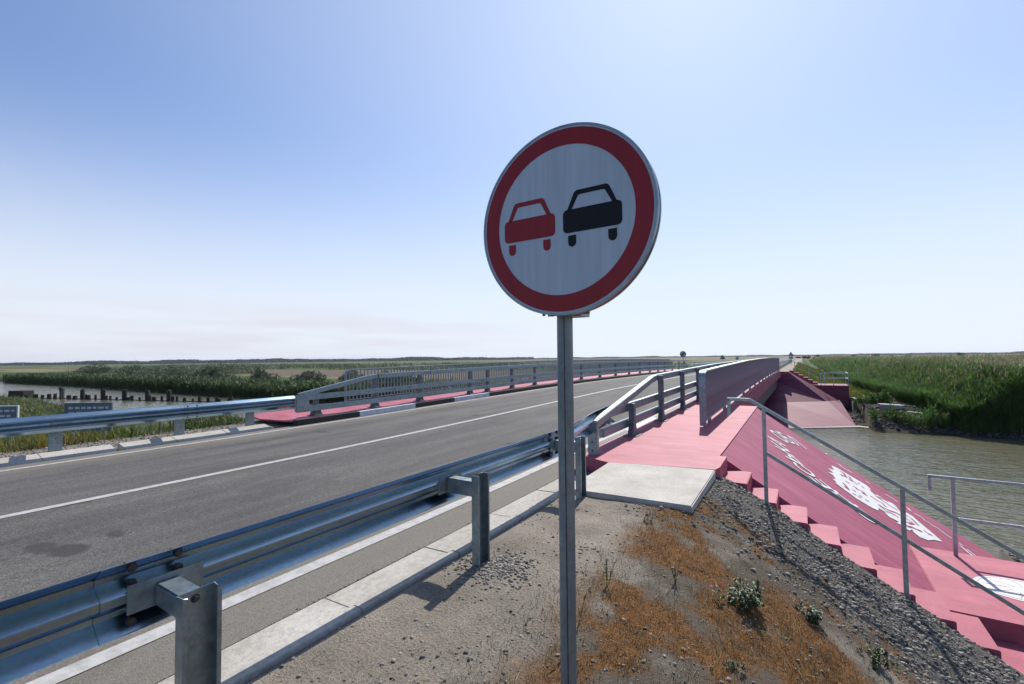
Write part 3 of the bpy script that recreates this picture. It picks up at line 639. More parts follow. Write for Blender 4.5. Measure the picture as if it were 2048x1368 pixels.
# ------------------------------------------------------------------ W-beam guardrails
def wprof(side=1, off=0.0):
    """side=+1: traffic lies towards -x of the beam; returns closed thin profile (x,z) around z=0"""
    pts = []
    ctrl = [(.155, 0.0), (.151, -.001), (.146, -.007), (.098, -.075), (.092, -.080), (.068, -.080), (.062, -.075), (.024, -.007), (.018, -.001), (0, 0)]
    ctrl = ctrl+[(-z, x) for z, x in ctrl[-2::-1]]
    up = [(x*side-off*side, z) for z, x in ctrl]; t = .004*side
    return up+[(x+t, z) for x, z in up[::-1]]
def guardrail(xb, side, y0, seams, y1, posts, label, zc=.565, post_w=.15, zfun=None, far=False, bolts=True, zpost=None, flare=0):
    zf = zfun or (lambda y: float(E(y)))
    root = empty('guardrail', (0, 0, 0), label, 'guardrail')
    ends = [y0]+seams+[y1]
    for k, (a, b) in enumerate(zip(ends[:-1], ends[1:])):
        mb = MB(); hi = .007*(k % 2)
        mb.sweep(wprof(side, -hi), arr(a-(0.06 if hi else 0.0), b+(.30 if hi else -.0), .5 if not far else 4), lambda y: zf(y)+zc+.0, lambda y: xb-flare*float(sstep(4.9, 7.5, y)))
        bm_o = mb.build('beam', M['beam'], root, smooth=True)
        if bolts:
            for ys_, sgn in ((a, 1),):
                if k == 0: continue
                for dy in (.055, .235):
                    for z in (.118, .05, -.05, -.118):
                        xx = xb+side*(-.040+.006)
                        c = MB(); c.cyl((xx-side*.004, ys_+dy, zf(ys_)+zc+z), (xx+side*.022, ys_+dy, zf(ys_)+zc+z), .019, n=6); c.cyl((xx-side*.07, ys_+dy, zf(ys_)+zc+z), (xx, ys_+dy, zf(ys_)+zc+z), .007, n=6)
                        c.build('bolt', M['bolt'], bm_o)
            s = a+1.85
            while s < b-.3:
                for dy in (0, .19):
                    c = MB(); n = 14
                    pl = [(s+dy+.016*math.cos(t)+(.012 if math.cos(t) > 0 else -.012), zf(s)+zc-.006+.0085*math.sin(t)) for t in [2*math.pi*i/n for i in range(n)]]
                    c.add([(xb+side*.006, y, z) for y, z in pl]+[(xb-side*.003, y, z) for y, z in pl], [tuple(range(n)), tuple(range(n, 2*n))[::-1]]+[(i, n+i, n+(i+1) % n, (i+1) % n) for i in range(n)])
                    c.build('slot', M['slot'], bm_o)
                s += 2.0
    for yp in posts:
        base = float(zt(xb+side*.34, yp))-.25; top = zf(yp)+(zpost if zpost else .715)-(.05 if .9 < yp < 1 else 0); xw = xb+side*.29; w2 = post_w/2
        c = MB()   # C section open away from the road, with small lips
        prof = [(0, -w2), (.066, -w2), (.066, -w2+.018), (.060, -w2+.018), (.060, -w2+.006), (.006, -w2+.006), (.006, w2-.006), (.060, w2-.006), (.060, w2-.018), (.066, w2-.018), (.066, w2), (0, w2)]
        n = len(prof); zz = [base, (base+top)/2, top-.01, top]
        vs = []
        for q, z in enumerate(zz): vs += [(xw+side*x, yp+y, z + (random.uniform(-.006, .006) if q == 3 else 0)) for x, y in prof]
        fs = [(j*n+i, j*n+(i+1) % n, (j+1)*n+(i+1) % n, (j+1)*n+i) for j in range(3) for i in range(n)]
        fs += [tuple(3*n+i for i in q) for q in ((0, 1, 2, 3, 4, 5), (0, 5, 6, 11), (6, 7, 8, 9, 10, 11))]
        c.add(vs, fs); po = c.build('post', M['post'], root)
        if far: continue
        zb = zf(yp)+zc
        c = MB(); c.box(min(xb+side*.012, xw-side*.002), max(xb+side*.012, xw-side*.002), yp-.05, yp+.05, zb-.075, zb+.045-(.02 if .9 < yp < 1 else 0)); br = c.build('spacer_box', M['post'], root, bevel=.008)
        c = MB(); c.box(min(xb+side*.005, xb+side*.011), max(xb+side*.005, xb+side*.011), yp-.15, yp+.15, zb-.075, zb+.052); c.build('spacer_plate', M['post'], root)
        c = MB(); c.cyl((xw+side*.006, yp-.005, zb+.015), (xw+side*.020, yp-.005, zb+.015), .011, n=6); c.cyl((xw+side*.006, yp-.005, zb+.015), (xw+side*.010, yp-.005, zb+.015), .017, n=14); c.build('bolt', M['bolt'], root)
    return root
guardrail(-2.53, 1, -3.3, [.77, 4.77], 7.9, [-1.05, .95, 2.97, 4.92], 'blue grey corrugated guardrail beside the round sign, in the foreground', zc=.62, zfun=lambda y: float(E(y)), zpost=.722, flare=.33)
guardrail(-11.16, -1, -6, [.45, 4.45], 6.95, [-3.4, -1.4, .55, 2.55, 4.5, 6.0], 'corrugated guardrail across the road, left of the bridge', zc=.60, post_w=.18, zfun=lambda y: float(E(y))-.005*max(0, y-3), zpost=.56)
guardrail(-2.75, 1, 50.5, [58.5, 66.5, 74.5], 150, [52+4*i for i in range(24)], 'distant bluish guardrail past the far end of the right railing', zc=.62, far=True, bolts=False, zfun=lambda y: float(E(y)))
guardrail(-11.3, -1, 56, [64, 72], 150, [57.5+4*i for i in range(22)], 'distant guardrail on the left past the end of the bridge', zc=.62, far=True, bolts=False, zfun=lambda y: float(E(y)))

# ------------------------------------------------------------------ the bridge: deck, walkways, girders, painted kerbs
bridge = empty('road_bridge', (0, 0, 0), 'low road bridge with pink walkways and black and white kerbs', 'bridge')
YA, YB = 14.2, 45.3
yb_ = arr(YA, YB, 1.0)
MB().sweep([(-13.2, -.19), (-13.2, -.42), (-1.62, -.42), (-1.62, -.19)], yb_, lambda y: float(Wk(y))).build('deck', M['pink_far'], bridge)
for x in (-1.95, -4.4, -6.9, -9.4, -12.6):
    MB().sweep([(x-.12, -.44), (x-.12, -1.25), (x+.12, -1.25), (x+.12, -.44)], yb_, lambda y: float(Wk(y))-.06).build('girder', M['steel_dark'], bridge)
# ribbed fascia panel on the right edge
def fascia():
    mb = MB(); n = 0
    ysf = arr(YA+.02, YB-.1, .9)
    prof = []
    K = 9
    for i in range(K+1):
        z = -.03-.38*i/K; prof += [(-1.585, z), (-1.585, z-.38/K*.6)]
        if i < K: prof += [(-1.60, z-.38/K*.65), (-1.60, z-.38/K*.95)]
    prof += [(-1.615, -.435), (-1.615, -.03)]
    mb.sweep(prof, ysf, lambda y: float(Wk(y))-.02).build('fascia', M['pink'], bridge)
fascia()
# walkways
ywr = [6.35]+arr(7, 14, 1)[0:]+arr(15, YB+2, 1)
def right_walk():
    mb = MB()
    ya = [0]+arr(7.405, 14.2, .7)
    mb.sweep([(-2.93, 0), (-2.93, -.34), (-1.08, -.34), (-1.08, 0)], ya[1:], lambda y: float(Wk(y)))
    # near end, cut square with the pad
    mb.build('right_approach_walkway', M['pink'], bridge)
    MB().sweep([(-2.93, 0), (-2.93, -.186), (-1.63, -.186), (-1.63, 0)], arr(14.2, YB, 1), lambda y: float(Wk(y))+.002).build('right_walkway', M['pink'], bridge)
    MB().sweep([(-2.93, 0), (-2.93, -.3), (-1.1, -.3), (-1.1, 0)], arr(YB+.002, 47.4, 1), lambda y: float(Wk(y))).build('far_walkway', M['pink'], bridge)
right_walk()
def left_walk():
    mb = MB()
    # chamfered near end
    vs = []; fs = []
    a, b_, c = (-10.95, 6.75), (-12.9, 6.2), (-13.2, 6.2)
    ysl = arr(7.2, 56, 1.0)
    mb.sweep([(-10.95, 0), (-10.95, -.186), (-13.2, -.186), (-13.2, 0)], ysl, lambda y: float(Wk(y)))
    z = float(Wk(7.2)); mb.add([(-10.95, 6.75, z-.02), (-12.1, 6.6, z-.03), (-13.2, 6.9, z-.03), (-13.2, 7.2, z), (-10.95, 7.2, z), (-10.95, 6.75, z-.06), (-12.1, 6.6, z-.07), (-13.2, 6.9, z-.07), (-13.2, 7.2, z-.05), (-10.95, 7.2, z-.05)],
        [(0, 1, 2, 3, 4), (9, 8, 7, 6, 5), (0, 5, 6, 1), (1, 6, 7, 2), (2, 7, 8, 3), (4, 9, 5, 0)])
    mb.build('left_walkway', M['pink'], bridge)
    MB().sweep([(-11.05, -.19), (-11.05, -.5), (-13.1, -.5), (-13.1, -.19)], arr(7.0, YA, 1), lambda y: float(Wk(y))).build('left_approach_block', M['conc'], bridge)
left_walk()
def kerbseg(x0, x1, a, b, mat):
    mb = MB(); mb.sweep([(x0, -.003), (x0, -.22), (x1, -.22), (x1, -.003)], arr(a+.004, b-.004, 1.0), lambda y: float(Wk(y)))
    return mb.build('painted_kerb', mat, bridge, bevel=.006)
for a, b, m in ((6.8, 8.75, 'kblack'), (8.75, 11.0, 'kwhite'), (11.0, 13.0, 'kblack'), (13.0, 15.2, 'kwhite'), (15.2, 25.2, 'kblack'), (25.2, 35.2, 'kblack'), (35.2, 45.2, 'kblack'), (45.2, 55.5, 'kblack')):
    kerbseg(-10.948, -10.80, a, b, M[m])
for a, b, m in ((7.1, 9.0, 'kblack'), (9.0, 11.0, 'kwhite'), (11.0, 13, 'kblack'), (13, 25, 'kblack'), (25, 46, 'kblack')):
    kerbseg(-3.06, -2.934, a, b, M[m])

# ------------------------------------------------------------------ box-rail crash barriers on the bridge
def barrier(side, xp, xr, posts, y_end, label):
    """xp post plane, xr rail centre plane; side +1 right of road, -1 left"""
    root = empty('crash_barrier', (0, 0, 0), label, 'barrier')
    w = lambda y: float(Wk(y))
    first = posts[0]
    for k, yp in enumerate(posts):
        z0 = w(yp); short = (k == 0); top = z0+(.60 if short else 1.02)
        c = MB(); c.box(xp-.05, xp+.05, yp-.065, yp+.065, z0+.01, top)
        po = c.build('post', M['bpost'], root, bevel=.006)
        c = MB(); c.box(xp-.13, xp+.13, yp-.18, yp+.18, z0, z0+.014); c.build('base_plate', M['base_steel'], po)
        for s in (-1, 1):
            c = MB(); c.add([(xp-.045, yp+s*.066, z0+.015), (xp-.045, yp+s*.165, z0+.015), (xp-.045, yp+s*.066, z0+.24), (xp+.045, yp+s*.066, z0+.015), (xp+.045, yp+s*.165, z0+.015), (xp+.045, yp+s*.066, z0+.24)],
                            [(0, 1, 2), (3, 5, 4), (0, 3, 4, 1), (1, 4, 5, 2), (2, 5, 3, 0)]); c.build('gusset', M['base_steel'], po)
        for zr in ((.50, .23) if short else (.52, .23)):
            c = MB(); x0, x1 = sorted((xp-side*.048, xr+side*.045)); c.box(x0, x1, yp-.05, yp+.05, z0+zr-.05, z0+zr+.05); c.build('spacer', M['post'], po)
    ramp_top = posts[1]-.05
    for nm, zc, hh, ww in (('middle_rail', .515, .145, .09), ('lower_rail', .215, .145, .09)):
        segs = [first-(.68 if side < 0 else 1.25)]+[posts[i]+.55 for i in range(1, len(posts)-1, 2)]+[y_end]
        for a, b in zip(segs[:-1], segs[1:]):
            c = MB(); c.sweep([(xr-ww/2, -hh/2), (xr+ww/2, -hh/2), (xr+ww/2, hh/2), (xr-ww/2, hh/2)], arr(a+.002, b-.002, 1.0), lambda y: w(y)+zc)
            r_ = c.build(nm, M['rail'], root, bevel=.012)
            for dy in (.1, .3):
                if b-.0 < y_end:
                    for s in (-1, 1):
                        c = MB(); yy_ = b-dy*s*1.0; c.cyl((xr-ww/2-.014, yy_, w(yy_)+zc), (xr+ww/2+.014, yy_, w(yy_)+zc), .014, n=8); c.build('bolt', M['bolt'], r_)
    segs = [ramp_top+.02]+[posts[i]+.35 for i in range(2, len(posts)-1, 2)]+[y_end]
    xt = xr + side*.02
    for a, b in zip(segs[:-1], segs[1:]):
        c = MB(); c.sweep([(xt-.05, -.14), (xt+.05, -.14), (xt+.05, 0), (xt-.05, 0)], arr(a+.002, b-.002, 1.0), lambda y: w(y)+1.04)
        r_ = c.build('top_rail', M['rail'], root, bevel=.012)
        for dy in (.12, .32):
            if b < y_end:
                c = MB(); c.cyl((xt-.064, b-dy, w(b)+.97), (xt+.064, b-dy, w(b)+.97), .013, n=8); c.build('bolt', M['bolt'], r_)
    # sloping end of the top rail
    if side > 0:
        c = MB(); y0 = 6.68
        c.path([(xt, ramp_top, w(ramp_top)+.97), (xt+.01, ramp_top-.35, w(ramp_top)+.95), (-2.775, y0+.03, .555)], .10, .13)
        c.build('end_ramp', M['rail'], root, bevel=.010)
        c = MB(); c.box(-2.85, -2.70, y0-.045, y0-.035, -.16, .60); c.box(-2.726, -2.72, y0-.034, y0+.09, -.10, .56); ep = c.build('end_plate', M['rail'], root, bevel=.003)
        for z in (.30, .17, .04):
            c = MB(); c.cyl((-2.775, y0-.055, z), (-2.775, y0-.045, z), .014, n=8); c.build('bolt', M['bolt'], ep)
    else:
        c = MB(); y0 = first-.62
        c.path([(xt, ramp_top, w(ramp_top)+.97), (xt, ramp_top-.35, w(ramp_top)+.94), (xt, y0, .76-.06)], .10, .12)
        c.build('end_ramp', M['rail'], root, bevel=.010)
        c = MB(); c.box(xr-.055, xr+.055, first-.70, first-.35, w(first)+.165, w(first)+.585); c.build('end_plate', M['rail'], root, bevel=.006)
    return root
lp = [7.68, 9.72, 11.7, 14.55, 15.75, 17.7, 19.8, 22.6, 25.5, 28.5, 31.5, 34.5, 37.3, 40.2, 42.9, 45.3, 48.3, 51.3, 54.0]
barrier(-1, -11.30, -11.13, lp, 55.5, 'long three rail steel barrier on the left side of the bridge')
rp = [8.5, 10.6, 12.8, 15.0, 17.2, 19.4, 22.4, 25.4, 28.4, 31.4, 34.4, 37.4, 40.4, 43.4, 46]
barrier(1, -2.74, -2.87, rp, 48, 'three rail steel barrier with sloping end on the right side of the bridge')

# ------------------------------------------------------------------ picket parapets
M['picket'] = galv('picket_reflected_pink', .72, .42, .75, 9, (1, 1, .15), .9, .1, (1.22, .93, 1.02))  # reflected pink is put into the zinc's own tint
def parapet(x, ya, yb, label, dz_end=0, ht=1.16):
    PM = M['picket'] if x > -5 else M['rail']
    root = empty('picket_railing', (0, 0, 0), label, 'railing')
    w = lambda y: float(Wk(y))
    yl = arr(ya+.16, yb-.16, 1.0)
    MB().sweep([(x-.065, 0), (x+.065, 0), (x+.065, -.035), (x-.065, -.035)], yl, lambda y: w(y)+ht).build('top_rail', M['rail'], root, bevel=.008)
    MB().sweep([(x-.03, 0), (x+.03, 0), (x+.03, -.03), (x-.03, -.03)], arr(ya+.03, yb-.03, 1.0), lambda y: w(y)+.13).build('bottom_rail', M['rail'], root)
    for e, s in ((ya, 1), (yb, -1)):
        pts = [(x, e, w(e)+.02)]+[(x, e, w(e)+ht-.18)]
        for i in range(1, 8):
            a = math.pi/2*i/8; pts.append((x, e+s*(.16-.16*math.cos(a)), w(e)+ht-.18+.165*math.sin(a)))
        pts.append((x, e+s*.17, w(e)+ht-.018))
        c = MB(); c.path(pts, .13, .014, (0, -s, .0001)) if False else None
        # flat bar bent over the end: build as a strip in the y-z plane
        vs = []; n = len(pts)
        for i, p in enumerate(pts):
            q0 = pts[max(0, i-1)]; q1 = pts[min(n-1, i+1)]; ty, tz = q1[1]-q0[1], q1[2]-q0[2]; l = math.hypot(ty, tz); ny, nz = -tz/l*.007, ty/l*.007
            vs += [(x-.065, p[1]+ny, p[2]+nz), (x+.065, p[1]+ny, p[2]+nz), (x+.065, p[1]-ny, p[2]-nz), (x-.065, p[1]-ny, p[2]-nz)]
        fs = [(j*4+i, j*4+(i+1) % 4, j*4+4+(i+1) % 4, j*4+4+i) for j in range(n-1) for i in range(4)]+[(3, 2, 1, 0), (4*n-4, 4*n-3, 4*n-2, 4*n-1)]
        MB().add(vs, fs).build('end_bar', M['rail'], root)
    fy = ya+.75
    first = None
    while fy < yb-.3:
        c = MB(); c.box(x-.035, x+.035, fy-.03, fy+.03, w(fy)+.0, w(fy)+.10); c.build('foot', M['post'], root); fy += 2.3
    me = None; extra = MB(); y = ya+.15; k = 0
    while y < yb-.12:
        if k < 100:
            if me is None:
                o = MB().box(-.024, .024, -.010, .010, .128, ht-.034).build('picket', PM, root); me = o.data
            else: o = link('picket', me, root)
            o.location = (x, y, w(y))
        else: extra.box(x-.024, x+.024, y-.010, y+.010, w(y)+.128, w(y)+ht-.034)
        y += .155; k += 1
    tag(extra.build('pickets', PM, root), kind='stuff')
    return root
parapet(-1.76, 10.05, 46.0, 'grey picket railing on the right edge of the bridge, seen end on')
parapet(-13.0, 9.95, 54.5, 'long grey picket railing along the left edge of the bridge')

# ------------------------------------------------------------------ concrete pad at the stair head
def pad():
    P = [(-2.42, 4.98, .045), (-1.02, 5.06, .04), (-1.02, 6.62, .09), (-2.05, 6.40, .10), (-2.40, 6.30, .10)]
    W_ = MB(); n = len(P)
    W_.add([(x, y, z) for x, y, z in P]+[(x, y, z-.16) for x, y, z in P], [tuple(range(n)), tuple(range(n, 2*n))[::-1]]+[(i, (i+1) % n, n+(i+1) % n, n+i) for i in range(n)])
    tag(W_.build('concrete_pad', M['conc'], bevel=.012), 'pale bare concrete slab between the sign pole and the pink walkway', 'slab')
pad()
b = MB(); P = [(-2.40, 6.30, .098), (-2.05, 6.40, .098), (-1.02, 6.62, .094), (-.98, 6.72, .11), (-.98, 7.405, .1235), (-2.93, 7.405, .1235), (-2.93, 6.55, .10)]
n = len(P); b.add([(x, y, z) for x, y, z in P]+[(x, y, -.25) for x, y, z in P], [tuple(range(n)), tuple(range(n, 2*n))[::-1]]+[(i, (i+1) % n, n+(i+1) % n, n+i) for i in range(n)])
b.build('stair_head', M['pink'], bridge)

# ------------------------------------------------------------------ near stairs
def stairs(x0, y0, y1, z0, n, label, group=None):
    root = empty('concrete_stairs', (0, 0, 0), label, 'stairs')
    for k in range(1, n+1):
        xa = x0+.33*(k-1); z = z0-.2*k; j = random.uniform(-.006, .006)
        c = MB(); c.box(xa+.001, xa+.335, y0+j, y1, z-.40, z+j*.5); c.build('step', M['pink_step'], root, bevel=.008)
    return root
stairs(-1.0, 6.76, 7.49, .12, 15, 'pink concrete steps going down beside the dark rubble slope')
# ------------------------------------------------------------------ near painted revetment
K = .65
def SZ(x): return .10-K*(x+1.08)
def slab_mesh(name, quads, thick, mat, label, cat, sub=1):
    b_ = MB()
    for q in quads:
        n = len(q); b_.add(list(q)+[(x, y, z-thick) for x, y, z in q], [tuple(range(n)), tuple(range(n, 2*n))[::-1]]+[(i, (i+1) % n, n+(i+1) % n, n+i) for i in range(n)])
    o = b_.build(name, mat); return tag(o, label, cat)
xe = 3.75
def rev_z(x, y): return float(SZ(x)+(float(Wk(y))-.12)*max(0, 1-(x+1.08)/1.5)+.012*(fbm(np.array(x*2.), np.array(y*.6), 51)-.5))
def near_rev():
    b_ = MB(); nx_, ny2 = 40, 36; vs = []; top = []
    for j in range(ny2+1):
        y = 7.495+(14.0-7.495)*j/ny2
        for i in range(nx_+1):
            x = -1.075+(xe+1.075)*i/nx_
            z = rev_z(x, y)
            vs.append((x, y, float(z)))
    n = nx_+1
    fs = [(j*n+i, j*n+i+1, (j+1)*n+i+1, (j+1)*n+i) for j in range(ny2) for i in range(nx_)]
    b_.add(vs, fs)
    # rounded corner and the face under the bridge
    R = 18; c0 = (-1.3, 14.0)
    ring = []
    for i in range(nx_+1):
        x = -1.075+(xe+1.075)*i/nx_; ring.append((x, SZ(x)))
    vs2 = []
    for j in range(R+1):
        a = math.pi/2*j/R
        for (x, z) in ring:
            r = x+1.3; vs2.append((-1.3+r*math.cos(a), 14.0+r*math.sin(a)*.45, z))
    fs2 = [(j*n+i, j*n+i+1, (j+1)*n+i+1, (j+1)*n+i) for j in range(R) for i in range(nx_)]
    b_.add(vs2, fs2)
    b_.add([(-1.3, 14.0, -.12), (-13, 14.0, -.12), (-13, 16.4, -3.6), (-1.3, 16.4, -3.6)], [(0, 1, 2, 3)])
    sk = [(-1.08+.33*i, 7.494) for i in range(16)]
    b_.add([(x, y, SZ(x)+.0) for x, y in sk]+[(x, y, SZ(x)-.5) for x, y in sk], [(i, i+1, 17+i, 16+i) for i in range(15)])
    o = b_.build('slope_revetment', M['pink_slope']); o.data.shade_smooth(); o.data.set_sharp_from_angle(angle=math.radians(25))
    return tag(o, 'pink painted slope with white lettering and emblem beside the near stairs', 'slope paving')
rev = near_rev()
# painted marks: (Y, s) in the slope's own plane -> 3-D
def onslope(x, y, up):
    return (x+up*.545, y, rev_z(x, y)+up*.84+.004)
BODY = [(0.475, 12.71), (0.565, 12.83), (0.645, 12.87), (0.813, 12.89), (0.956, 12.93), (1.123, 12.99), (1.177, 12.83), (1.156, 12.56), (1.223, 12.41), (1.252, 12.58), (1.429, 12.62), (1.537, 12.71), (1.587, 12.61), (1.601, 12.29), (1.73, 12.65), (1.848, 12.68), (1.915, 12.46), (2.018, 12.25), (2.157, 11.88), (1.978, 11.54), (1.828, 11.14), (1.691, 10.95), (1.624, 11.02), (1.614, 11.18), (1.548, 10.94), (1.492, 10.92), (1.443, 10.96), (1.366, 10.92), (1.432, 11.14), (1.349, 11.07), (1.276, 11.02), (1.222, 11.16), (1.322, 11.31), (1.237, 11.24), (1.148, 11.23), (1.112, 10.94), (1.021, 10.84), (0.924, 10.81), (0.784, 10.76), (0.673, 10.84), (0.567, 10.9), (0.464, 10.99), (0.501, 11.1), (0.433, 11.22), (0.493, 11.37), (0.468, 11.64), (0.382, 11.65), (0.487, 11.93), (0.395, 12.09), (0.513, 12.32)]
PINK = [[(0.632, 12.63), (0.695, 12.71), (0.732, 12.38)], [(0.627, 12.23), (0.68, 12.35), (0.732, 12.38)], [(0.782, 12.6), (0.823, 12.66)], [(0.796, 12.47), (0.839, 12.53)], [(0.616, 11.47), (0.656, 11.35), (0.686, 11.11)], [(0.614, 11.19), (0.654, 11.16), (0.686, 11.11)], [(0.683, 11.87), (0.74, 11.83)], [(0.772, 12.3), (0.847, 12.4)], [(0.807, 11.85), (0.854, 11.84), (0.872, 11.73)], [(0.761, 11.38), (0.814, 11.39)], [(0.868, 12.38), (0.921, 12.35)], [(0.904, 11.86), (0.969, 11.88), (1.006, 11.71)], [(0.931, 11.68), (0.972, 11.73)], [(0.941, 12.59), (0.974, 12.58)], [(0.989, 12.42), (1.029, 12.44)], [(0.735, 11.01), (0.792, 11.04)], [(0.826, 11.1), (0.874, 11.08)], [(0.94, 11.21), (1.002, 11.23)], [(0.855, 11.26), (0.906, 11.27)], [(1.091, 11.95), (1.182, 11.92), (1.28, 11.97), (1.323, 11.81)], [(1.174, 11.56), (1.254, 11.56), (1.341, 11.63), (1.454, 11.82), (1.587, 11.93)], [(1.219, 12.37), (1.315, 12.27), (1.435, 12.23), (1.564, 12.27)], [(1.674, 12.26), (1.771, 12.31), (1.832, 12.0)], [(1.566, 11.57), (1.637, 11.6), (1.744, 11.87), (1.638, 11.94)], [(1.537, 11.17), (1.655, 11.41), (1.761, 11.5), (1.808, 11.59)], [(1.891, 11.84), (1.933, 11.75), (1.998, 11.86)], [(1.188, 11.51), (1.274, 11.39), (1.418, 11.54), (1.474, 11.52)], [(1.238, 12.35), (1.365, 12.53), (1.443, 12.56)]]
LET = [[(0.656, 13.58), (0.743, 13.43), (0.912, 13.49)], [(1.161, 13.51), (1.245, 13.5)], [(1.497, 13.37), (1.588, 13.37), (1.702, 13.32)], [(1.807, 13.31), (1.879, 13.33), (1.894, 13.17)], [(1.945, 13.16), (2.072, 13.22), (2.112, 13.12), (2.206, 13.13)], [(2.193, 13.06), (2.325, 13.13), (2.394, 12.97), (2.491, 12.93)], [(2.597, 12.9), (2.636, 12.84)], [(2.566, 12.67), (2.635, 12.45), (2.685, 12.38)], [(2.67, 12.73), (2.721, 12.66), (2.813, 12.59)], [(2.657, 12.44), (2.736, 12.5)]]

def slope_strip(mb, pts, wd, up):
    """painted stroke lying on the slope; widths measured in the slope's plane"""
    P = [Vector(onslope(x, y, up)) for x, y in pts]; N = Vector((.545, 0, .84)); vs = []
    for i, p in enumerate(P):
        t = (P[min(i+1, len(P)-1)]-P[max(0, i-1)]).normalized(); s_ = t.cross(N).normalized()*wd/2
        vs += [p-s_, p+s_]
    mb.add(vs, [(2*i, 2*i+1, 2*i+3, 2*i+2) for i in range(len(P)-1)])
def emblem_on_slope():
    bm = bmesh.new(); vv = [bm.verts.new(onslope(x, y, .006)) for x, y in BODY]
    f = bm.faces.new(vv); bmesh.ops.triangulate(bm, faces=[f]); me = bpy.data.meshes.new('white_emblem'); bm.to_mesh(me); bm.free()
    o = link('white_emblem', me, rev, M['white_paint'])
    b_ = MB()
    for p in PINK: slope_strip(b_, p, .060, .010)
    b_.build('emblem_drawing', M['pink_slope'], o)
    for p in LET:
        b_ = MB(); slope_strip(b_, p, .075, .006); b_.build('white_letter', M['white_paint'], rev)
emblem_on_slope()
def ring_text():
    dg_fix = []
    for word, a0, st in (('\u041e\u0414\u0415\u0421\u042c\u041a\u0410', -80, 11.2), ('\u041e\u0411\u041b', 13, 12.5)):
        for i, ch in enumerate(word):
            th = math.radians(a0+st*i); cy, cs = 11.62+1.78*math.sin(th), 2.62-1.92*math.cos(th)
            cu = bpy.data.curves.new('t', 'FONT'); cu.body = ch; cu.size = .56; cu.align_x = 'CENTER'; cu.align_y = 'CENTER'; cu.offset = .008
            ob = bpy.data.objects.new('t', cu); COL.objects.link(ob); bpy.context.view_layer.update()
            me = bpy.data.meshes.new_from_object(ob.evaluated_get(bpy.context.evaluated_depsgraph_get())); bpy.data.objects.remove(ob)
            for v in me.vertices:
                # glyph x runs along the reading direction (+y on the slope at the top of the ring), glyph y points up the slope
                gx_, gy_ = v.co.x, v.co.y
                yy_ = cy+gx_*math.cos(th)+gy_*math.sin(th); ss_ = cs+gx_*math.sin(th)-gy_*math.cos(th)
                v.co = onslope(-1.1+ss_/1.1927, yy_, .008)
            me.name = 'white_letter'; me.materials.clear(); link('white_letter', me, rev, M['white_paint'])
ring_text()
# ------------------------------------------------------------------ near landing
root = empty('landing', (0, 0, 0), 'flat pink landing with a white round emblem at the lower right', 'landing')
b = MB(); b.box(1.36, 6.2, 7.5, 9.72, -2.9, -1.47); land = b.build('slab', M['pink'], root, bevel=.01)
def emblem_disc():
    b_ = MB(); n = 56; R = .47; cx, cy = 2.32, 8.58
    vs = [(cx+R*math.cos(2*math.pi*i/n), cy+R*.78*math.sin(2*math.pi*i/n), -1.4665) for i in range(n)]
    b_.add(vs, [tuple(range(n))]); o = b_.build('white_emblem', M['white_paint'], root)
    # grey line drawing inside
    c = MB()
    rnd = random.Random(4)
    for k in range(9):
        a = 2*math.pi*k/9; p0 = (cx+.12*math.cos(a), cy+.10*math.sin(a)); p1 = (cx+.38*math.cos(a+.25), cy+.29*math.sin(a+.25))
        c.path([(p0[0], p0[1], -1.464), ((p0[0]+p1[0])/2+.02, (p0[1]+p1[1])/2, -1.464), (p1[0], p1[1], -1.464)], .010, .001)
    pts = [(cx+.42*math.cos(2*math.pi*i/40), cy+.325*math.sin(2*math.pi*i/40), -1.464) for i in range(41)]
    c.path(pts, .008, .001); c.build('emblem_lines', M['grey_line'], o)
emblem_disc()
# ------------------------------------------------------------------ hand rails
def handrail_near():
    root = empty('handrail', (0, 0, 0), 'grey square tube handrail sloping down the near stairs', 'handrail'); y = 6.70; S = -.616
    b_ = MB(); zt0 = 1.03
    pts = [(-.845, y, .82), (-.845, y, zt0), (-.60, y, zt0)]+[(x, y, zt0+(x+.60)*S) for x in (.89, 4.2)]
    b_.path(pts[0:2], .04, .04, (1, 0, 0)); b_.path([(-.865, y, zt0)]+pts[2:], .04, .04, (0, 0, 1)); b_.build('top_rail', M['tube'], root, bevel=.004)
    b_ = MB(); b_.path([(-.43, y, .36), (4.2, y, .36+4.63*S)], .035, .04); b_.build('middle_rail', M['tube'], root, bevel=.004)
    for xp in (-.44, .90, 2.24, 3.58):
        zt_ = zt0+(xp+.60)*S-.02; zb = .12-.6*(xp+1)-.35
        b_ = MB(); b_.box(xp-.022, xp+.022, y-.022, y+.022, zb, zt_); b_.build('post', M['tube'], root, bevel=.003)
handrail_near()
def handrail_land():
    root = empty('handrail', (0, 0, 0), 'level purple grey handrail along the far edge of the lower landing', 'handrail'); y = 9.55; z = -1.47
    b_ = MB(); b_.path([(1.615, y, z+.94), (1.615, y, z+1.17)], .04, .04, (1, 0, 0)); b_.path([(1.597, y, z+1.17), (6.1, y, z+1.17)], .04, .04); b_.build('top_rail', M['tube'], root, bevel=.004)
    b_ = MB(); b_.path([(1.88, y, z+.56), (6.1, y, z+.56)], .035, .04); b_.build('middle_rail', M['tube'], root, bevel=.004)
    for xp in (1.88, 3.7, 5.6):
        b_ = MB(); b_.box(xp-.024, xp+.024, y-.024, y+.024, z-.01, z+1.15); b_.build('post', M['tube'], root, bevel=.003)
handrail_land()

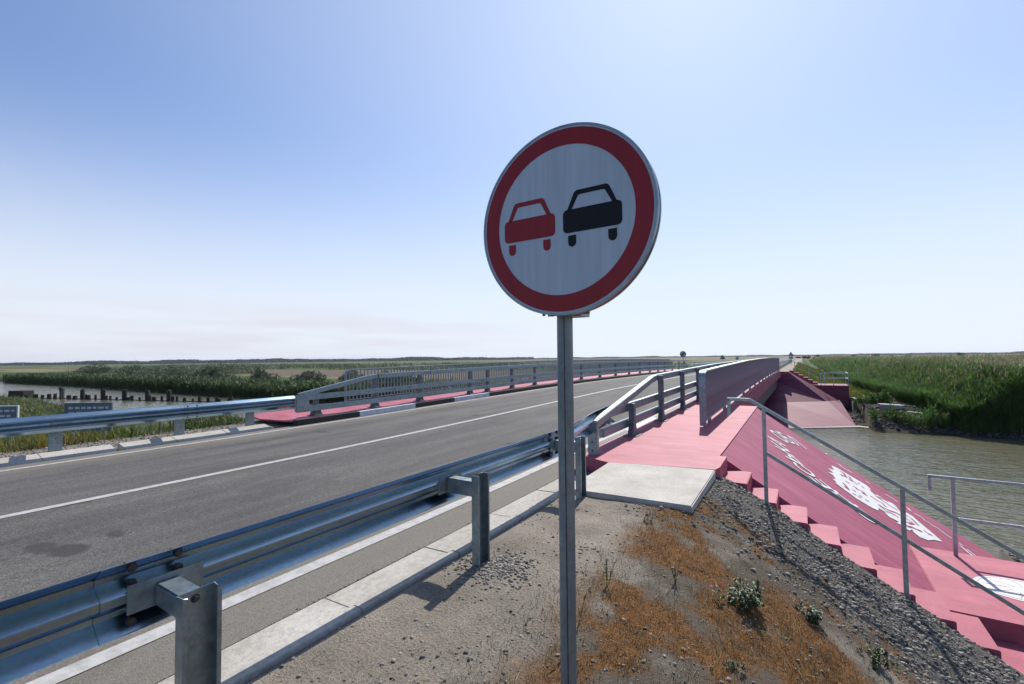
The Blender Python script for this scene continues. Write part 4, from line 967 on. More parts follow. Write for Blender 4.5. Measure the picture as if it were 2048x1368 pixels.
# ------------------------------------------------------------------ far bank: painted cone, stairs, landing
M['pink_shaded'] = pink_mat('pink_shaded_slab_far', .55, (1, 1, 9), (.95, .85, 1.1))  # pink of far slope and landing, with shade put into the colour
def far_cone():
    C0, Cm, C1 = (-13, 45.5, -.12), (-2.95, 45.5, -.12), (-1.08, 45.5, .25)
    L0, Lm, Li, L1 = (-13, 42.4, -2.20), (-1.34, 42.4, -2.20), (1.58, 43.4, -2.08), (2.38, 44.2, -2.02)
    F0, Fm, F1 = (-13, 36.5, -3.45), (-1.0, 36.5, -3.45), (3.02, 39.5, -3.45)
    b_ = MB()
    for q in ((C0, Cm, Lm, L0), (Cm, C1, Li, Lm), (C1, (-1.0, 46.3, .2), L1, Li)): b_.add(q, [(0, 1, 2, 3)])
    up = .10
    def U(p, dy=-.12): return (p[0], p[1]+dy, p[2]+up)
    for q in ((L0, Lm, U(Lm), U(L0)), (Lm, Li, U(Li), U(Lm)), (Li, L1, U(L1), U(Li)), (U(L0), U(Lm), U(Fm), U(F0)), (U(Lm), U(Li), U(F1), U(Fm)), (U(F0), U(Fm), Fm, F0), (U(Fm), U(F1), F1, Fm)): b_.add(q, [(0, 1, 2, 3)])
    b_.add([U(Li), U(L1), U(F1)], [(0, 1, 2)]); b_.add([U(L1), L1, (3.1, 39.9, -3.6), F1, U(F1)], [(0, 1, 2, 3, 4)])
    b_.add([L1, (-1.0, 46.3, .2), (-1.0, 46.9, -.4), (2.6, 46.5, -2.8)], [(0, 1, 2, 3)])
    o = b_.build('slope_revetment', M['pink_shaded']); tag(o, 'pink painted slope with a raised lower slab on the far bank', 'slope paving')
    c = MB(); c.add([(-1.2, 36.25, -3.34), (3.2, 39.35, -3.34), (4.6, 38.9, -3.36), (4.6, 39.3, -3.33), (3.2, 39.7, -3.31), (-1.2, 36.6, -3.31)]+[(-1.2, 36.25, -3.6), (3.2, 39.35, -3.6), (4.6, 38.9, -3.6), (4.6, 39.3, -3.6), (3.2, 39.7, -3.6), (-1.2, 36.6, -3.6)],
        [(0, 1, 4, 5), (1, 2, 3, 4), (0, 6, 7, 1), (1, 7, 8, 2), (2, 8, 9, 3), (5, 11, 6, 0)])
    tag(c.build('concrete_toe', M['conc']), 'pale concrete footing strip at the waterline under the far pink slope', 'footing')
far_cone()
r2 = empty('concrete_stairs', (0, 0, 0), 'dark edged steps peeping over the pink slope on the far bank', 'stairs')
for k in range(0, 6):
    xa = -1.0+.34*k; z = .30-.2*k
    MB().box(xa, xa+.34, 46.6, 47.5, z-.5, z+.02).build('step', M['pink_step'], r2)
r3 = empty('landing', (0, 0, 0), 'far landing with a shaded pink side wall across the river', 'landing')
MB().box(.55, 3.12, 45.9, 48.6, -2.7, -.88).build('slab', M['pink_shaded'], r3)
def far_rail():
    root = empty('handrail', (0, 0, 0), 'small level handrail around the landing on the far bank', 'handrail')
    for (p, q) in (((1.25, 45.8), (3.08, 45.8)), ((3.08, 45.8), (3.08, 48.5)), ((1.6, 48.5), (3.08, 48.5))):
        for h in (1.0, .55):
            MB().path([(p[0], p[1], -.88+h), (q[0], q[1], -.88+h)], .05, .05).build('top_rail' if h > .8 else 'middle_rail', M['tube'], root)
    for x, y in ((1.25, 45.8), (2.1, 45.8), (3.08, 45.8), (3.08, 48.5), (1.6, 48.5)):
        MB().box(x-.025, x+.025, y-.025, y+.025, -.88, .10).build('post', M['tube'], root)
    root = empty('handrail', (0, 0, 0), 'thin handrail sloping down beside the stairs on the far bank', 'handrail')
    MB().path([(-.8, 47.6, 1.15), (1.55, 47.6, -.10)], .045, .045).build('top_rail', M['tube'], root)
    MB().path([(-.6, 47.6, .62), (1.55, 47.6, -.52)], .04, .04).build('middle_rail', M['tube'], root)
    for x in (-.6, .45, 1.5): MB().box(x-.025, x+.025, 47.58, 47.62, -.53*x-.5, 1.13-.53*(x+.8)).build('post', M['tube'], root)
far_rail()
# concrete pieces lying on the far bank
def slabthing(x, y, z, lx, ly, lz, rz, label):
    o = MB().box(-lx/2, lx/2, -ly/2, ly/2, 0, lz).build('concrete_block', M['kerb'], bevel=.02); o.location = (x, y, z); o.rotation_euler = (.03, .05, rz)
    return tag(o, label, 'concrete block')
slabthing(5.1, 41.2, -2.30, 1.35, .7, .42, .25, 'large grey concrete block lying on the far bank below the reeds')
slabthing(6.3, 40.4, -2.4, 1.0, .35, .12, -.3, 'thin flat concrete piece right of the large block on the far bank')
slabthing(3.75, 45.6, -2.15, .45, 2.6, .22, .35, 'grey slanting concrete kerb beside the far landing wall')

# ------------------------------------------------------------------ left: sign boards, old bridge piles
def board(x, y, zb, w_, h, rz, frame, label):
    root = empty('notice_board', (x, y, zb), label, 'sign board'); root.rotation_euler = (0, 0, rz)
    MB().box(-w_/2, w_/2, -.02, .02, .25, .25+h).build('panel', M['board'], root)
    f = MB(); e = .05
    for a in ((-w_/2-e, w_/2+e, .25+h, .25+h+e), (-w_/2-e, w_/2+e, .25-e, .25), (-w_/2-e, -w_/2, .25, .25+h), (w_/2, w_/2+e, .25, .25+h)): f.box(a[0], a[1], -.035, .035, a[2], a[3])
    f.build('frame', frame, root)
    t = MB(); rnd = random.Random(int(x*10))
    for r in range(3):
        cx = -w_/2+.12
        while cx < w_/2-.2:
            l = rnd.uniform(.08, .26); t.box(cx, min(cx+l, w_/2-.1), -.026, -.021, .25+h-.22-r*.22, .25+h-.13-r*.22); cx += l+.07
    t.build('lettering', M['boardw'], root)
    for sx in (-1, 1): MB().box(sx*w_*.35-.03, sx*w_*.35+.03, .03, .08, -1.6, .3).build('leg', M['post'], root)
board(-26.4, 6.9, -1.55, 1.9, 1.15, math.radians(35), M['board'], 'low grey notice board beyond the left guardrail with pale lettering')
board(-29.3, 4.55, -1.55, 2.0, 1.1, math.radians(35), M['boardw'], 'white framed notice board cut by the left edge of the picture')
# piles of an old bridge standing in the river
tall = [(-90.2, 20.6), (-86.0, 21.8), (-82.0, 22.9), (-77.9, 24.0), (-73.8, 25.2), (-69.9, 26.2)]
short = [(-97.9, 18.5), (-95.9, 19.1), (-94.4, 19.5), (-93.0, 19.9), (-91.7, 20.2), (-88.8, 21.0), (-87.6, 21.4), (-85.3, 22.0), (-84.7, 22.1), (-83.5, 22.5), (-81.3, 23.1), (-80.6, 23.3), (-79.3, 23.6), (-77.4, 24.2), (-76.5, 24.4), (-75.2, 24.8), (-73.3, 25.3), (-72.5, 25.5), (-71.3, 25.9), (-69.4, 26.4), (-68.6, 26.6), (-67.3, 26.9), (-65.9, 27.3), (-64.8, 27.6), (-63.4, 28.0), (-62.2, 28.4), (-61.7, 28.5), (-60.4, 28.9), (-60.0, 29.0)]
ords = ['leftmost', 'second', 'third', 'fourth', 'fifth', 'rightmost']
def pile(x, y, h, r, label, group, notch):
    b_ = MB(); n = 9; vs = []; zz = [WATER-.8, WATER+h*.5, WATER+h*.9, WATER+h]
    ph = random.uniform(0, 6)
    for q, z in enumerate(zz):
        for i in range(n):
            a = 2*math.pi*i/n; rr_ = r*(1+.12*math.sin(3*a+ph))*(1 if q < 3 else .8)
            dz = 0 if q < 3 else random.uniform(-.16, .05)-(notch*.14 if abs(math.sin(a+ph)) < .4 else 0)
            vs.append((x+rr_*math.cos(a), y+rr_*math.sin(a), z+dz))
    b_.add(vs, [(j*n+i, j*n+(i+1) % n, (j+1)*n+(i+1) % n, (j+1)*n+i) for j in range(3) for i in range(n)]+[tuple(range(3*n, 4*n))])
    return tag(b_.build('river_pile', M['wood']), label, 'wooden pile', group)
for i, (x, y) in enumerate(tall): pile(x, y, 1.50, .26, ords[i]+' of the six tall dark piles standing in the river', 'tall piles of the old bridge', 1)
pile(-89.4, 20.3, 1.5, .10, 'thin pile with a knob on top beside the leftmost tall pile', 'tall piles of the old bridge', 0)
MB().cyl((-89.4, 20.3, WATER+1.35), (-89.4, 20.3, WATER+1.72), .28, .2, 7).build('pile_cap', M['wood'], [o for o in COL.objects if o.name.startswith('river_pile')][-1])
gaps = ['between the dark box and the first tall pile', 'between the first and second tall piles', 'between the second and third tall piles', 'between the third and fourth tall piles', 'between the fourth and fifth tall piles', 'between the fifth and sixth tall piles', 'right of the last tall pile']
txs = [t[0] for t in tall]; cnt = {}
for i, (x, y) in enumerate(short):
    g = sum(1 for t in txs if x > t); cnt[g] = cnt.get(g, 0)+1
nm_ = ['first', 'second', 'third', 'fourth', 'fifth', 'sixth', 'seventh', 'eighth', 'ninth', 'tenth', 'eleventh', 'twelfth']; seen = {}
for i, (x, y) in enumerate(short):
    g = sum(1 for t in txs if x > t); seen[g] = seen.get(g, 0)+1
    pile(x, y, random.uniform(.42, .72), random.choice((.14, .2, .26)), '%s short stump from the left %s' % (nm_[seen[g]-1], gaps[g]), 'short stumps of the old bridge', 1)
o = MB().box(-1.2, 1.2, -.8, .8, -1.2, 1.0).build('timber_caisson', M['wood'], bevel=.05); o.location = (-101.5, 18.6, WATER); o.rotation_euler = (0, .02, .5)
tag(o, 'dark timber box standing in the river left of the old piles', 'caisson')
b = MB(); b.path([(-108, 15.6, WATER+.10), (-98, 18.5, WATER+.08), (-60, 29.0, WATER+.04)], .12, .08); tag(b.build('sunken_beam', M['wood']), 'thin dark beam lying at the water surface along the row of old piles', 'beam')

# ------------------------------------------------------------------ vegetation
def reed_plants(P, H, leaves=6, leafL=.6, plume=True, w=.03, tintv=None):
    """P (N,3), H (N,) -> (leaf mesh arrays), (plume arrays)"""
    N = len(P); parts = []
    tv = RNG.uniform(.6, 1.3, (N, 1))*np.array([[1, 1, 1]]) if tintv is None else tintv
    az = RNG.uniform(0, 2*np.pi, N)
    ln = np.abs(RNG.normal(0, .06, N))
    st = blades(P, H, np.full(N, w*.7), up=ln, az=az, curl=.2, tint=tv*np.array([[1.1, 1.05, .9]]))
    parts.append(st)
    for k in range(leaves):
        fr = RNG.uniform(.25, .97, N)
        Q = P+np.stack([np.cos(az)*np.sin(ln*.8)*H*fr, np.sin(az)*np.sin(ln*.8)*H*fr, H*fr], 1)
        L_ = leafL*RNG.uniform(.6, 1.25, N)
        parts.append(blades(Q, L_, np.full(N, w), up=RNG.uniform(.45, 1.1, N), curl=RNG.uniform(.4, 1.1), tint=tv*RNG.uniform(.75, 1.25, (N, 1))))
    pl = None
    if plume:
        top = P+np.stack([np.cos(az)*np.sin(ln)*H, np.sin(az)*np.sin(ln)*H, H*.98], 1)
        sel = RNG.uniform(0, 1, N) < plume
        t = top[sel]; n = len(t)
        if n:
            a = blades(t, RNG.uniform(.25, .45, n), np.full(n, .05), up=RNG.uniform(.1, .7, n), curl=.6); b_ = blades(t, RNG.uniform(.2, .4, n), np.full(n, .04), up=RNG.uniform(.1, .9, n), curl=.6)
            pl = join_np([a, b_])
    return join_np(parts), pl
def bank_x(y):     # left boundary of the right-hand reed bed
    return np.interp(y, [36, 38.5, 41, 45, 50, 58, 70, 100, 160, 400, 1200], [14, 8.2, 7.0, 6.2, 5.9, 5.2, 4.6, 4.2, 3.6, 3.0, 3.0])
def right_reeds():
    # dense front belt
    def pts(n, ya, yb, dmax, pw=1.0):
        u = RNG.uniform(0, 1, n); y = ya+(yb-ya)*u**pw; x = bank_x(y)+RNG.uniform(0, 1, n)**1.4*dmax+.7*(fbm(y*.6, y*0+1, 61)-.5)
        return x, y
    sets = [(9000, 38.3, 62, 4, 1.3, 7, .70, .034), (13000, 39, 72, 34, 1.0, 4, .75, .04), (5500, 60, 120, 6, 1.3, 5, .8, .05), (7000, 60, 150, 70, 1.2, 3, .9, .06), (5000, 120, 330, 90, 1.2, 3, 1.0, .09)]
    parts = []; pls = []
    for n, ya, yb, dm, pw, lv, ll, w in sets:
        x, y = pts(n, ya, yb, dm, pw); z = np.maximum(zt(x, y), WATER-.1); d = x-bank_x(y)
        tgt = -2.0+2.75*sstep(-.6, 3.6, d)*(1+.0*y)+.35*(fbm(x*.25, y*.25, 63)-.5)+RNG.normal(0, .10, n)
        tgt = np.where(d < 3.2, tgt, np.maximum(tgt, .35))
        H = np.clip(tgt-z, .7, 3.6)
        a, b_ = reed_plants(np.stack([x, y, z], 1), H, lv, ll, .85 if dm > 10 else .05, w)
        parts.append(a); pls.append(b_) if b_ is not None else None
    # low shoreline fringe
    n = 5200; x = RNG.uniform(3.2, 30, n)**1.0; y = 38.0+RNG.uniform(0, 2.8, n)*np.where(x > 7, 1, .6)+.5; keep = fbm(x*.5, y*.5, 65) > .42+.1*(x < 6.5)
    x, y = x[keep], y[keep]; z = np.maximum(zt(x, y), WATER); H = RNG.uniform(.3, 1.0, len(x))+.5*sstep(7, 10, x)
    a, _ = reed_plants(np.stack([x, y, z], 1), H, 5, .4, 0, .03); parts.append(a)
    V, A, B, T = join_np(parts); o = np_mesh('reed_bed', V, A, B, T, M['reed']); tag(o, 'tall green reed bed along the far bank on the right', 'reeds', kind='stuff')
    V, A, B, T = join_np(pls); q = np_mesh('reed_plumes', V, A, B, T, M['plume']); tag(q, 'brownish reed plumes topping the tall reed bed on the right', 'reed plumes', kind='stuff')
    # pale canopy far away
    gx_ = np.concatenate([np.linspace(0, 60, 40), np.linspace(65, 700, 60)]); gy_ = np.concatenate([np.linspace(62, 200, 60), np.linspace(206, 900, 70)])
    X, Y = np.meshgrid(gx_, gy_); X = X+bank_x(Y)+3.5; Z = .42+.35*(fbm(X*.35, Y*.35, 67)-.5)+.25*RNG.uniform(-1, 1, X.shape)
    Z[:, 0] = -2; Z[0, :] = -2
    k = X.shape[1]; i2 = (np.arange(X.shape[0]-1)[:, None]*k+np.arange(k-1)[None, :]).ravel()
    T = np.ones((X.size, 3))*RNG.uniform(.7, 1.1, (X.size, 1))
    o = np_mesh('reed_canopy', np.stack([X, Y, Z], 2).reshape(-1, 3), np.stack([i2, i2+1, i2+k+1, i2+k], 1), None, T, M['plume']); tag(o, 'pale brown sea of distant reed tops on the right horizon', 'reeds', kind='stuff')
right_reeds()
def left_bank_reeds():
    n = 15000; u = RNG.uniform(0, 1, n); x = -14-(176)*u**1.25
    fy = 38.0-4.0*sstep(-20, -60, x)-2.5*sstep(-130, -190, x); y = fy-.4+RNG.uniform(0, 1, n)**1.3*4.5
    z = np.maximum(zt(x, y), WATER-.1); tgt = -1.65+1.0*(fbm(x*.10, y*.1, 71)-.5)+RNG.normal(0, .13, n)+.35*sstep(-60, -120, x)
    H = np.clip(tgt-z, .6, 3.4); a, b_ = reed_plants(np.stack([x, y, z], 1), H, 5, .7, .12, .07)
    M['reed_dark'] = leafmat('reed_leaf_dark', (.028, .058, .016), (.055, .095, .026), .4, .5, .15)
    V, A, B, T = a; tag(np_mesh('reed_bed', V, A, B, T, M['reed_dark']), 'dark green reed strip along the far river bank on the left', 'reeds', kind='stuff')
    M['shore'] = leafmat('shore_grass_leaf', (.07, .095, .03), (.12, .15, .045), .4, .5, .4)
    # near shore clumps
    parts = []
    for cx, cy, sx, sy, h, m in ((-33.5, 14.6, 2.6, 1.1, 1.1, 800), (-29.5, 13.8, 1.6, 1.0, .9, 450), (-58, 11.0, 9, 1.8, .55, 1500), (-70, 12.2, 8, 1.5, .50, 1000), (-84, 12.0, 5, 1.2, .7, 400), (-46, 9.6, 6, 1.6, .5, 700)):
        x = RNG.normal(cx, sx*.6, m); y = RNG.normal(cy, sy*.6, m); y = np.minimum(y, 17); z = np.maximum(zt(x, y), WATER-.1)
        a, _ = reed_plants(np.stack([x, y, z], 1), h*RNG.uniform(.5, 1.1, m), 6, .5, 0, .035); parts.append(a)
    V, A, B, T = join_np(parts); tag(np_mesh('shore_reeds', V, A, B, T, M['shore']), 'bright green reeds on the near shore left of the road', 'reeds', kind='stuff')
left_bank_reeds()
def verge_grass():
    parts = []
    n = 60000; x = -13.3-RNG.uniform(0, 1, n)**1.3*26; y = RNG.uniform(-4, 15.5, n); m = fbm(x*.45, y*.45, 81, 4)+.12*sstep(-13.3, -15.5, x)
    keep = (m > .36) & ((x > -17) | (y < 11)) & (x < -13.25-.35*np.clip((y-3)/4, 0, 1)); x, y, m = x[keep], y[keep], m[keep]
    z = zt(x, y); N = len(x); H = RNG.uniform(.12, .42, N)*(.6+1.2*sstep(.4, .7, m))
    dry = (fbm(x*.6, y*.6, 83, 3) > .64)
    tint = RNG.uniform(.6, 1.3, (N, 1))*np.where(dry[:, None], np.array([[2.6, 1.35, 1.7]]), np.array([[1, 1, .9]]))
    for k in range(2):
        parts.append(blades(np.stack([x, y, z], 1)+RNG.normal(0, .03, (N, 3))*[1, 1, 0], H*RNG.uniform(.7, 1.1, N), np.full(N, .022), lean=.5, tint=tint))
    V, A, B, T = join_np(parts); tag(np_mesh('verge_grass', V, A, B, T, M['grass']), 'green and dry verge grass below the left guardrail', 'grass', kind='stuff')
    # far embankment, right
    n = 14000; y = 49+RNG.uniform(0, 1, n)**1.6*90; x = -.9+RNG.uniform(0, 1, n)*(bank_x(y)+.6); keep = fbm(x*.7, y*.3, 85, 3) > .38; x, y = x[keep], y[keep]; N = len(x)
    tint = RNG.uniform(.7, 1.3, (N, 1))*np.where((RNG.uniform(0, 1, N) < .45)[:, None], np.array([[2.2, 1.3, 1.0]]), np.array([[1.2, 1.1, .9]]))
    V, A, B, T = blades(np.stack([x, y, zt(x, y)], 1), RNG.uniform(.15, .5, N), np.full(N, .05), lean=.5, tint=tint); tag(np_mesh('bank_grass', V, A, B, T, M['grass']), 'yellowish green grass on the embankment beyond the far landing', 'grass', kind='stuff')
    # scrub behind the far left reeds
    n = 60000; y = 38+RNG.uniform(0, 1, n)**1.8*230; x = -13-RNG.uniform(0, 1, n)**.9*(110+y*2.2); keep = ((fbm(x*.05, y*.09, 87, 4)) > .50+.04*(y > 75)) & ~((y > 60) & (y < 118) & (x < -40) & (x > -230)); x, y = x[keep], y[keep]; N = len(x)
    cl = fbm(x*.25, y*.25, 88, 3)*(1+sstep(50, 200, y)*1.2)*(.5+sstep(-60, -110, x))
    V, A, B, T = blades(np.stack([x, y, zt(x, y)], 1), RNG.uniform(.5, 1.0, N)*(.5+cl), .14+.30*sstep(50, 200, y), lean=.6); tag(np_mesh('bank_scrub', V, A, B, T, M['willow']), 'rough grey green scrub behind the far left river bank', 'scrub', kind='stuff')
verge_grass()
def leafball(n, rx, ry, rz, size, clumps, seed):
    r = np.random.default_rng(seed); cc = r.normal(0, 1, (clumps, 3)); cc /= np.linalg.norm(cc, axis=1)[:, None]; cc *= r.uniform(.35, .85, (clumps, 1)); cc[:, 2] = np.abs(cc[:, 2])*.9
    k = r.integers(0, clumps, n); rad = r.uniform(.22, .42, clumps)[k][:, None]
    d = r.normal(0, 1, (n, 3)); d /= np.linalg.norm(d, axis=1)[:, None]; P = cc[k]+d*rad*r.uniform(.5, 1, (n, 1))**.5; P[:, 2] = np.maximum(P[:, 2], .02)
    P = P*[rx, ry, rz]
    u = r.normal(0, 1, (n, 3)); u /= np.linalg.norm(u, axis=1)[:, None]; v = np.cross(u, r.normal(0, 1, (n, 3))); v /= np.linalg.norm(v, axis=1)[:, None]
    s = size*r.uniform(.5, 1.3, (n, 1))
    V = np.stack([P-u*s*.5, P+v*s*.28, P+u*s*.5, P-v*s*.28], 1).reshape(-1, 3); b_ = np.arange(n)*4
    T = np.repeat(r.uniform(.6, 1.35, (n, 1))*r.uniform(.75, 1.15, clumps)[k][:, None], 4, axis=0)*np.ones((1, 3))
    return V, np.stack([b_, b_+1, b_+2, b_+3], 1), T
def shrub(x, y, rx, rz, mat, label, group, n=900, size=.16, seed=1, name='shrub', zb=None):
    z = float(zt(x, y)) if zb is None else zb
    root = empty(name, (x, y, z), label, 'shrub' if name == 'shrub' else 'bush', group)
    V_, F, T = leafball(n, rx, rx*.9, rz, size, 14, seed); np_mesh('crown', V_, F, None, T, mat, root)
    s = MB()
    for k in range(4):
        a = k*1.7+seed; s.cyl((0, 0, -.2), (math.cos(a)*rx*.35, math.sin(a)*rx*.35, rz*.7), .035*rz, .012*rz, 6)
    s.build('stem', M['stem'], root)
sh = [(-166, 44, 4.2, 2.0, 'first grey green willow shrub from the left behind the far reeds'), (-140, 43, 3.4, 2.4, 'second willow shrub from the left, behind the row of old piles'), (-122, 42.5, 4.2, 2.2, 'third willow shrub from the left behind the far reeds'), (-109, 40.5, 3.6, 2.3, 'broad willow shrub above the fourth tall pile'),
      (-100, 44, 3.0, 2.0, 'willow shrub above the fifth tall pile'), (-94, 39.5, 3.4, 2.0, 'willow shrub above the rightmost tall pile'), (-82, 43.0, 2.4, 1.6, 'small willow shrub right of the old piles'), (-72, 46.0, 2.6, 1.5, 'willow shrub at the left end of the dry strip'), (-64, 48.5, 2.6, 1.4, 'low willow shrub before the ploughed field'), (-57, 50.0, 2.0, 1.3, 'rightmost low willow shrub before the ploughed field'), (-131, 60, 5, 2.2, 'large willow shrub set back behind the others'), (-150, 72, 5, 2.4, 'most distant willow shrub on the far left meadow'), (-48, 45, 1.6, 1.1, 'small shrub left of the long picket railing start')]
for i, (x, y, rx, rz, lb) in enumerate(sh): shrub(x, y+1.5, rx*1.4, rz*1.7, M['willow'], lb, 'willow shrubs on the far left bank', 3000, .36, 10+i)
shrub(4.85, 43.6, 1.0, 1.5, M['reed'], 'leafy green bush right of the far landing wall', None, 1400, .16, 40)
shrub(3.75, 43.2, .8, .8, M['grass'], 'small yellowish green bush tight against the right side of the far pink slope', None, 900, .13, 42)
shrub(5.3, 39.6, 1.2, .75, M['grass'], 'low bright green bush by the water below the concrete block', None, 1100, .14, 41)
fb = [(-2.5, 400, 'first'), (2.5, 420, 'second'), (9, 400, 'third'), (22, 440, 'fourth'), (33, 430, 'fifth'), (47, 430, 'sixth'), (56, 440, 'seventh'), (68, 450, 'eighth'), (96, 450, 'ninth'), (112, 455, 'tenth')]
for i, (x, y, w_) in enumerate(fb):
    shrub(x, y, 2.1+.9*(i % 3), 1.9+.7*((i*7) % 3), M['bush'], w_+' dark bush from the left on the right horizon', 'dark bushes dotted on the right horizon', 420, .8, 60+i, 'bush', zb=-.6)
def woodland():
    def strip(ax, ay, bx, by, n, h, lab, seed):
        r = np.random.default_rng(seed); t = r.uniform(0, 1, n); L_ = math.hypot(bx-ax, by-ay)
        x = ax+(bx-ax)*t; y = ay+(by-ay)*t+r.normal(0, 12, n); hh = h*(.30+.95*fbm(t*L_/130, t*0, seed, 6)**1.5)*1.05
        z = -2+hh*r.uniform(0, 1, n)**.8
        s = h*.20*r.uniform(.6, 1.4, (n, 1)); P = np.stack([x, y, z], 1)
        u = r.normal(0, 1, (n, 3)); u /= np.linalg.norm(u, axis=1)[:, None]; v = np.cross(u, r.normal(0, 1, (n, 3))); v /= np.linalg.norm(v, axis=1)[:, None]
        V = np.stack([P-u*s, P+v*s, P+u*s, P-v*s], 1).reshape(-1, 3); b_ = np.arange(n)*4
        T = np.repeat(r.uniform(.6, 1.3, (n, 1)), 4, axis=0)*np.ones((1, 3))
        tag(np_mesh('distant_woodland', V, np.stack([b_, b_+1, b_+2, b_+3], 1), None, T, M['wood_far']), lab, 'woodland', kind='stuff')
    strip(-2600, 250, -1100, 1900, 26000, 17, 'long dark tree line on the left horizon', 5)
    strip(-1500, 2600, 300, 3600, 16000, 12, 'thin bluish tree line on the middle horizon', 6)
    strip(250, 3000, 2200, 1900, 16000, 13, 'thin dark tree line on the right horizon', 8)
woodland()

# ------------------------------------------------------------------ foreground ground cover
def stones():
    base = np.array([(1, 0, 0), (-1, 0, 0), (0, 1, 0), (0, -1, 0), (0, 0, 1), (0, 0, -1)], float)
    F = np.array([(0, 2, 4), (2, 1, 4), (1, 3, 4), (3, 0, 4), (2, 0, 5), (1, 2, 5), (3, 1, 5), (0, 3, 5)])
    # icosphere-ish base for rounder rubble
    bm = bmesh.new(); bmesh.ops.create_icosphere(bm, subdivisions=1, radius=1); bv = np.array([v.co[:] for v in bm.verts]); bf = np.array([[v.index for v in f.verts] for f in bm.faces]); bm.free()
    def scatter(x, y, s, name, label, tone, squash=.65, z=None):
        N = len(x); z = zt(x, y) if z is None else z
        m = len(bv); V = bv[None]*(1+RNG.uniform(-.42, .35, (N, m, 1)))*s[:, None, None]*RNG.uniform(.6, 1.3, (N, 1, 3))
        V[:, :, 2] *= squash; a = RNG.uniform(0, 6.28, N); c_, s_ = np.cos(a)[:, None], np.sin(a)[:, None]
        X = V[:, :, 0]*c_-V[:, :, 1]*s_; Y = V[:, :, 0]*s_+V[:, :, 1]*c_
        V = np.stack([X+x[:, None], Y+y[:, None], V[:, :, 2]+z[:, None]+s[:, None]*.15], 2).reshape(-1, 3)
        FF = (bf[None]+(np.arange(N)*m)[:, None, None]).reshape(-1, 3)
        T = np.repeat(RNG.uniform(*tone, (N, 1)), m, axis=0)*np.array([[1, .97, .92]])
        o = np_mesh(name, V, None, FF, T, M['stone_t']); return tag(o, label, 'gravel', kind='stuff')
    n = 70000; x = RNG.uniform(-1.7, 4.0, n); y = RNG.uniform(4.6, 6.75, n); g = grav_line(x, y)+.35*(fbm(x*3, y*3, 91)-.5); keep = (g > -.05-1.3*RNG.uniform(0, 1, n)**3.5) & (fbm(x*3.5, y*3.5, 96, 3) > RNG.uniform(.18, .52, n)) & ((x > -1.0) | (y < 5.0)); x, y = x[keep], y[keep]
    s = .003+.022*RNG.uniform(0, 1, len(x))**6; scatter(x, y, s, 'rubble', 'dark grey crushed rubble on the slope beside the pink stairs', (.22, 1.15), .75)
    n = 26000; x = RNG.uniform(-2.46, 2.0, n); y = RNG.uniform(.8, 5.6, n); keep = (fbm(x*2.2, y*2.2, 93, 3) > RNG.uniform(.34, .60, n)); x, y = x[keep], y[keep]
    s = .0016+.013*RNG.uniform(0, 1, len(x))**8; scatter(x, y, s, 'gravel', 'loose grey gravel on the bare soil around the sign pole', (.35, 1.1))
    n = 2600; y = RNG.uniform(.3, 5.4, n); x = -2.886+RNG.normal(0, .012, n)+.018*(fbm(y*3, y*0, 94)-.5); keep = fbm(y*1.6, y*0+2, 95) > .42; x, y = x[keep], y[keep]
    scatter(x, y, .002+.008*RNG.uniform(0, 1, len(x))**3, 'crumbled_edge', 'crumbly dark grit along the asphalt edge beside the kerb stones', (.08, .55), .65, E(y)-.016)
    n = 900; x = RNG.normal(-2.05, .14, n); y = RNG.normal(2.98, .13, n); keep = x > -2.38; x, y = x[keep], y[keep]
    s = .006+.012*RNG.uniform(0, 1, len(x))**2; scatter(x, y, s, 'gravel_heap', 'small heap of gravel at the foot of the second guardrail post', (.4, 1.1))
    n = 3800; x = -11.5-RNG.uniform(0, 1.7, n); y = RNG.uniform(.5, 7.5, n); keep = x > -13.3; x, y = x[keep], y[keep]
    s = .008+.022*RNG.uniform(0, 1, len(x))**3; scatter(x, y, s, 'shoulder_gravel', 'grey gravel strip behind the left kerb', (.35, 1.1))
    n = 2600; x = RNG.uniform(2.9, 8, n); y = RNG.uniform(10, 15.6, n); s = .02+.05*RNG.uniform(0, 1, n)**2; scatter(x, y, s, 'shore_gravel', 'dark gravel at the waterline below the landing', (.2, .8))
    n = 1500; x = RNG.uniform(2.9, 6.5, n); y = RNG.uniform(38.6, 47, n); s = .03+.10*RNG.uniform(0, 1, n)**3; scatter(x, y, s, 'bank_rubble', 'dark broken rubble on the bank beside the far pink slope', (.15, .8))
    n = 2600; x = RNG.uniform(2.8, 30, n); y = 38+RNG.uniform(0, 1.6, n); s = .03+.10*RNG.uniform(0, 1, n)**3; scatter(x, y, s, 'shore_stones', 'dark wet stones along the far shore on the right', (.10, .55))
m, nt, bs_, L_ = base_mat('stone_tinted'); at = nt.nodes.new('ShaderNodeAttribute'); at.attribute_name = 'tint'
cc_ = mixc(nt, 1.0, at.outputs['Color'], ramp(nt, noise(nt, 30, 4), [(.3, (.20, .19, .175)), (.7, (.36, .345, .32))]), 'MULTIPLY'); L_.new(cc_, bs_.inputs['Base Color']); bs_.inputs['Roughness'].default_value = .9; bs_.inputs['Specular IOR Level'].default_value = .25
M['stone_t'] = m
stones()
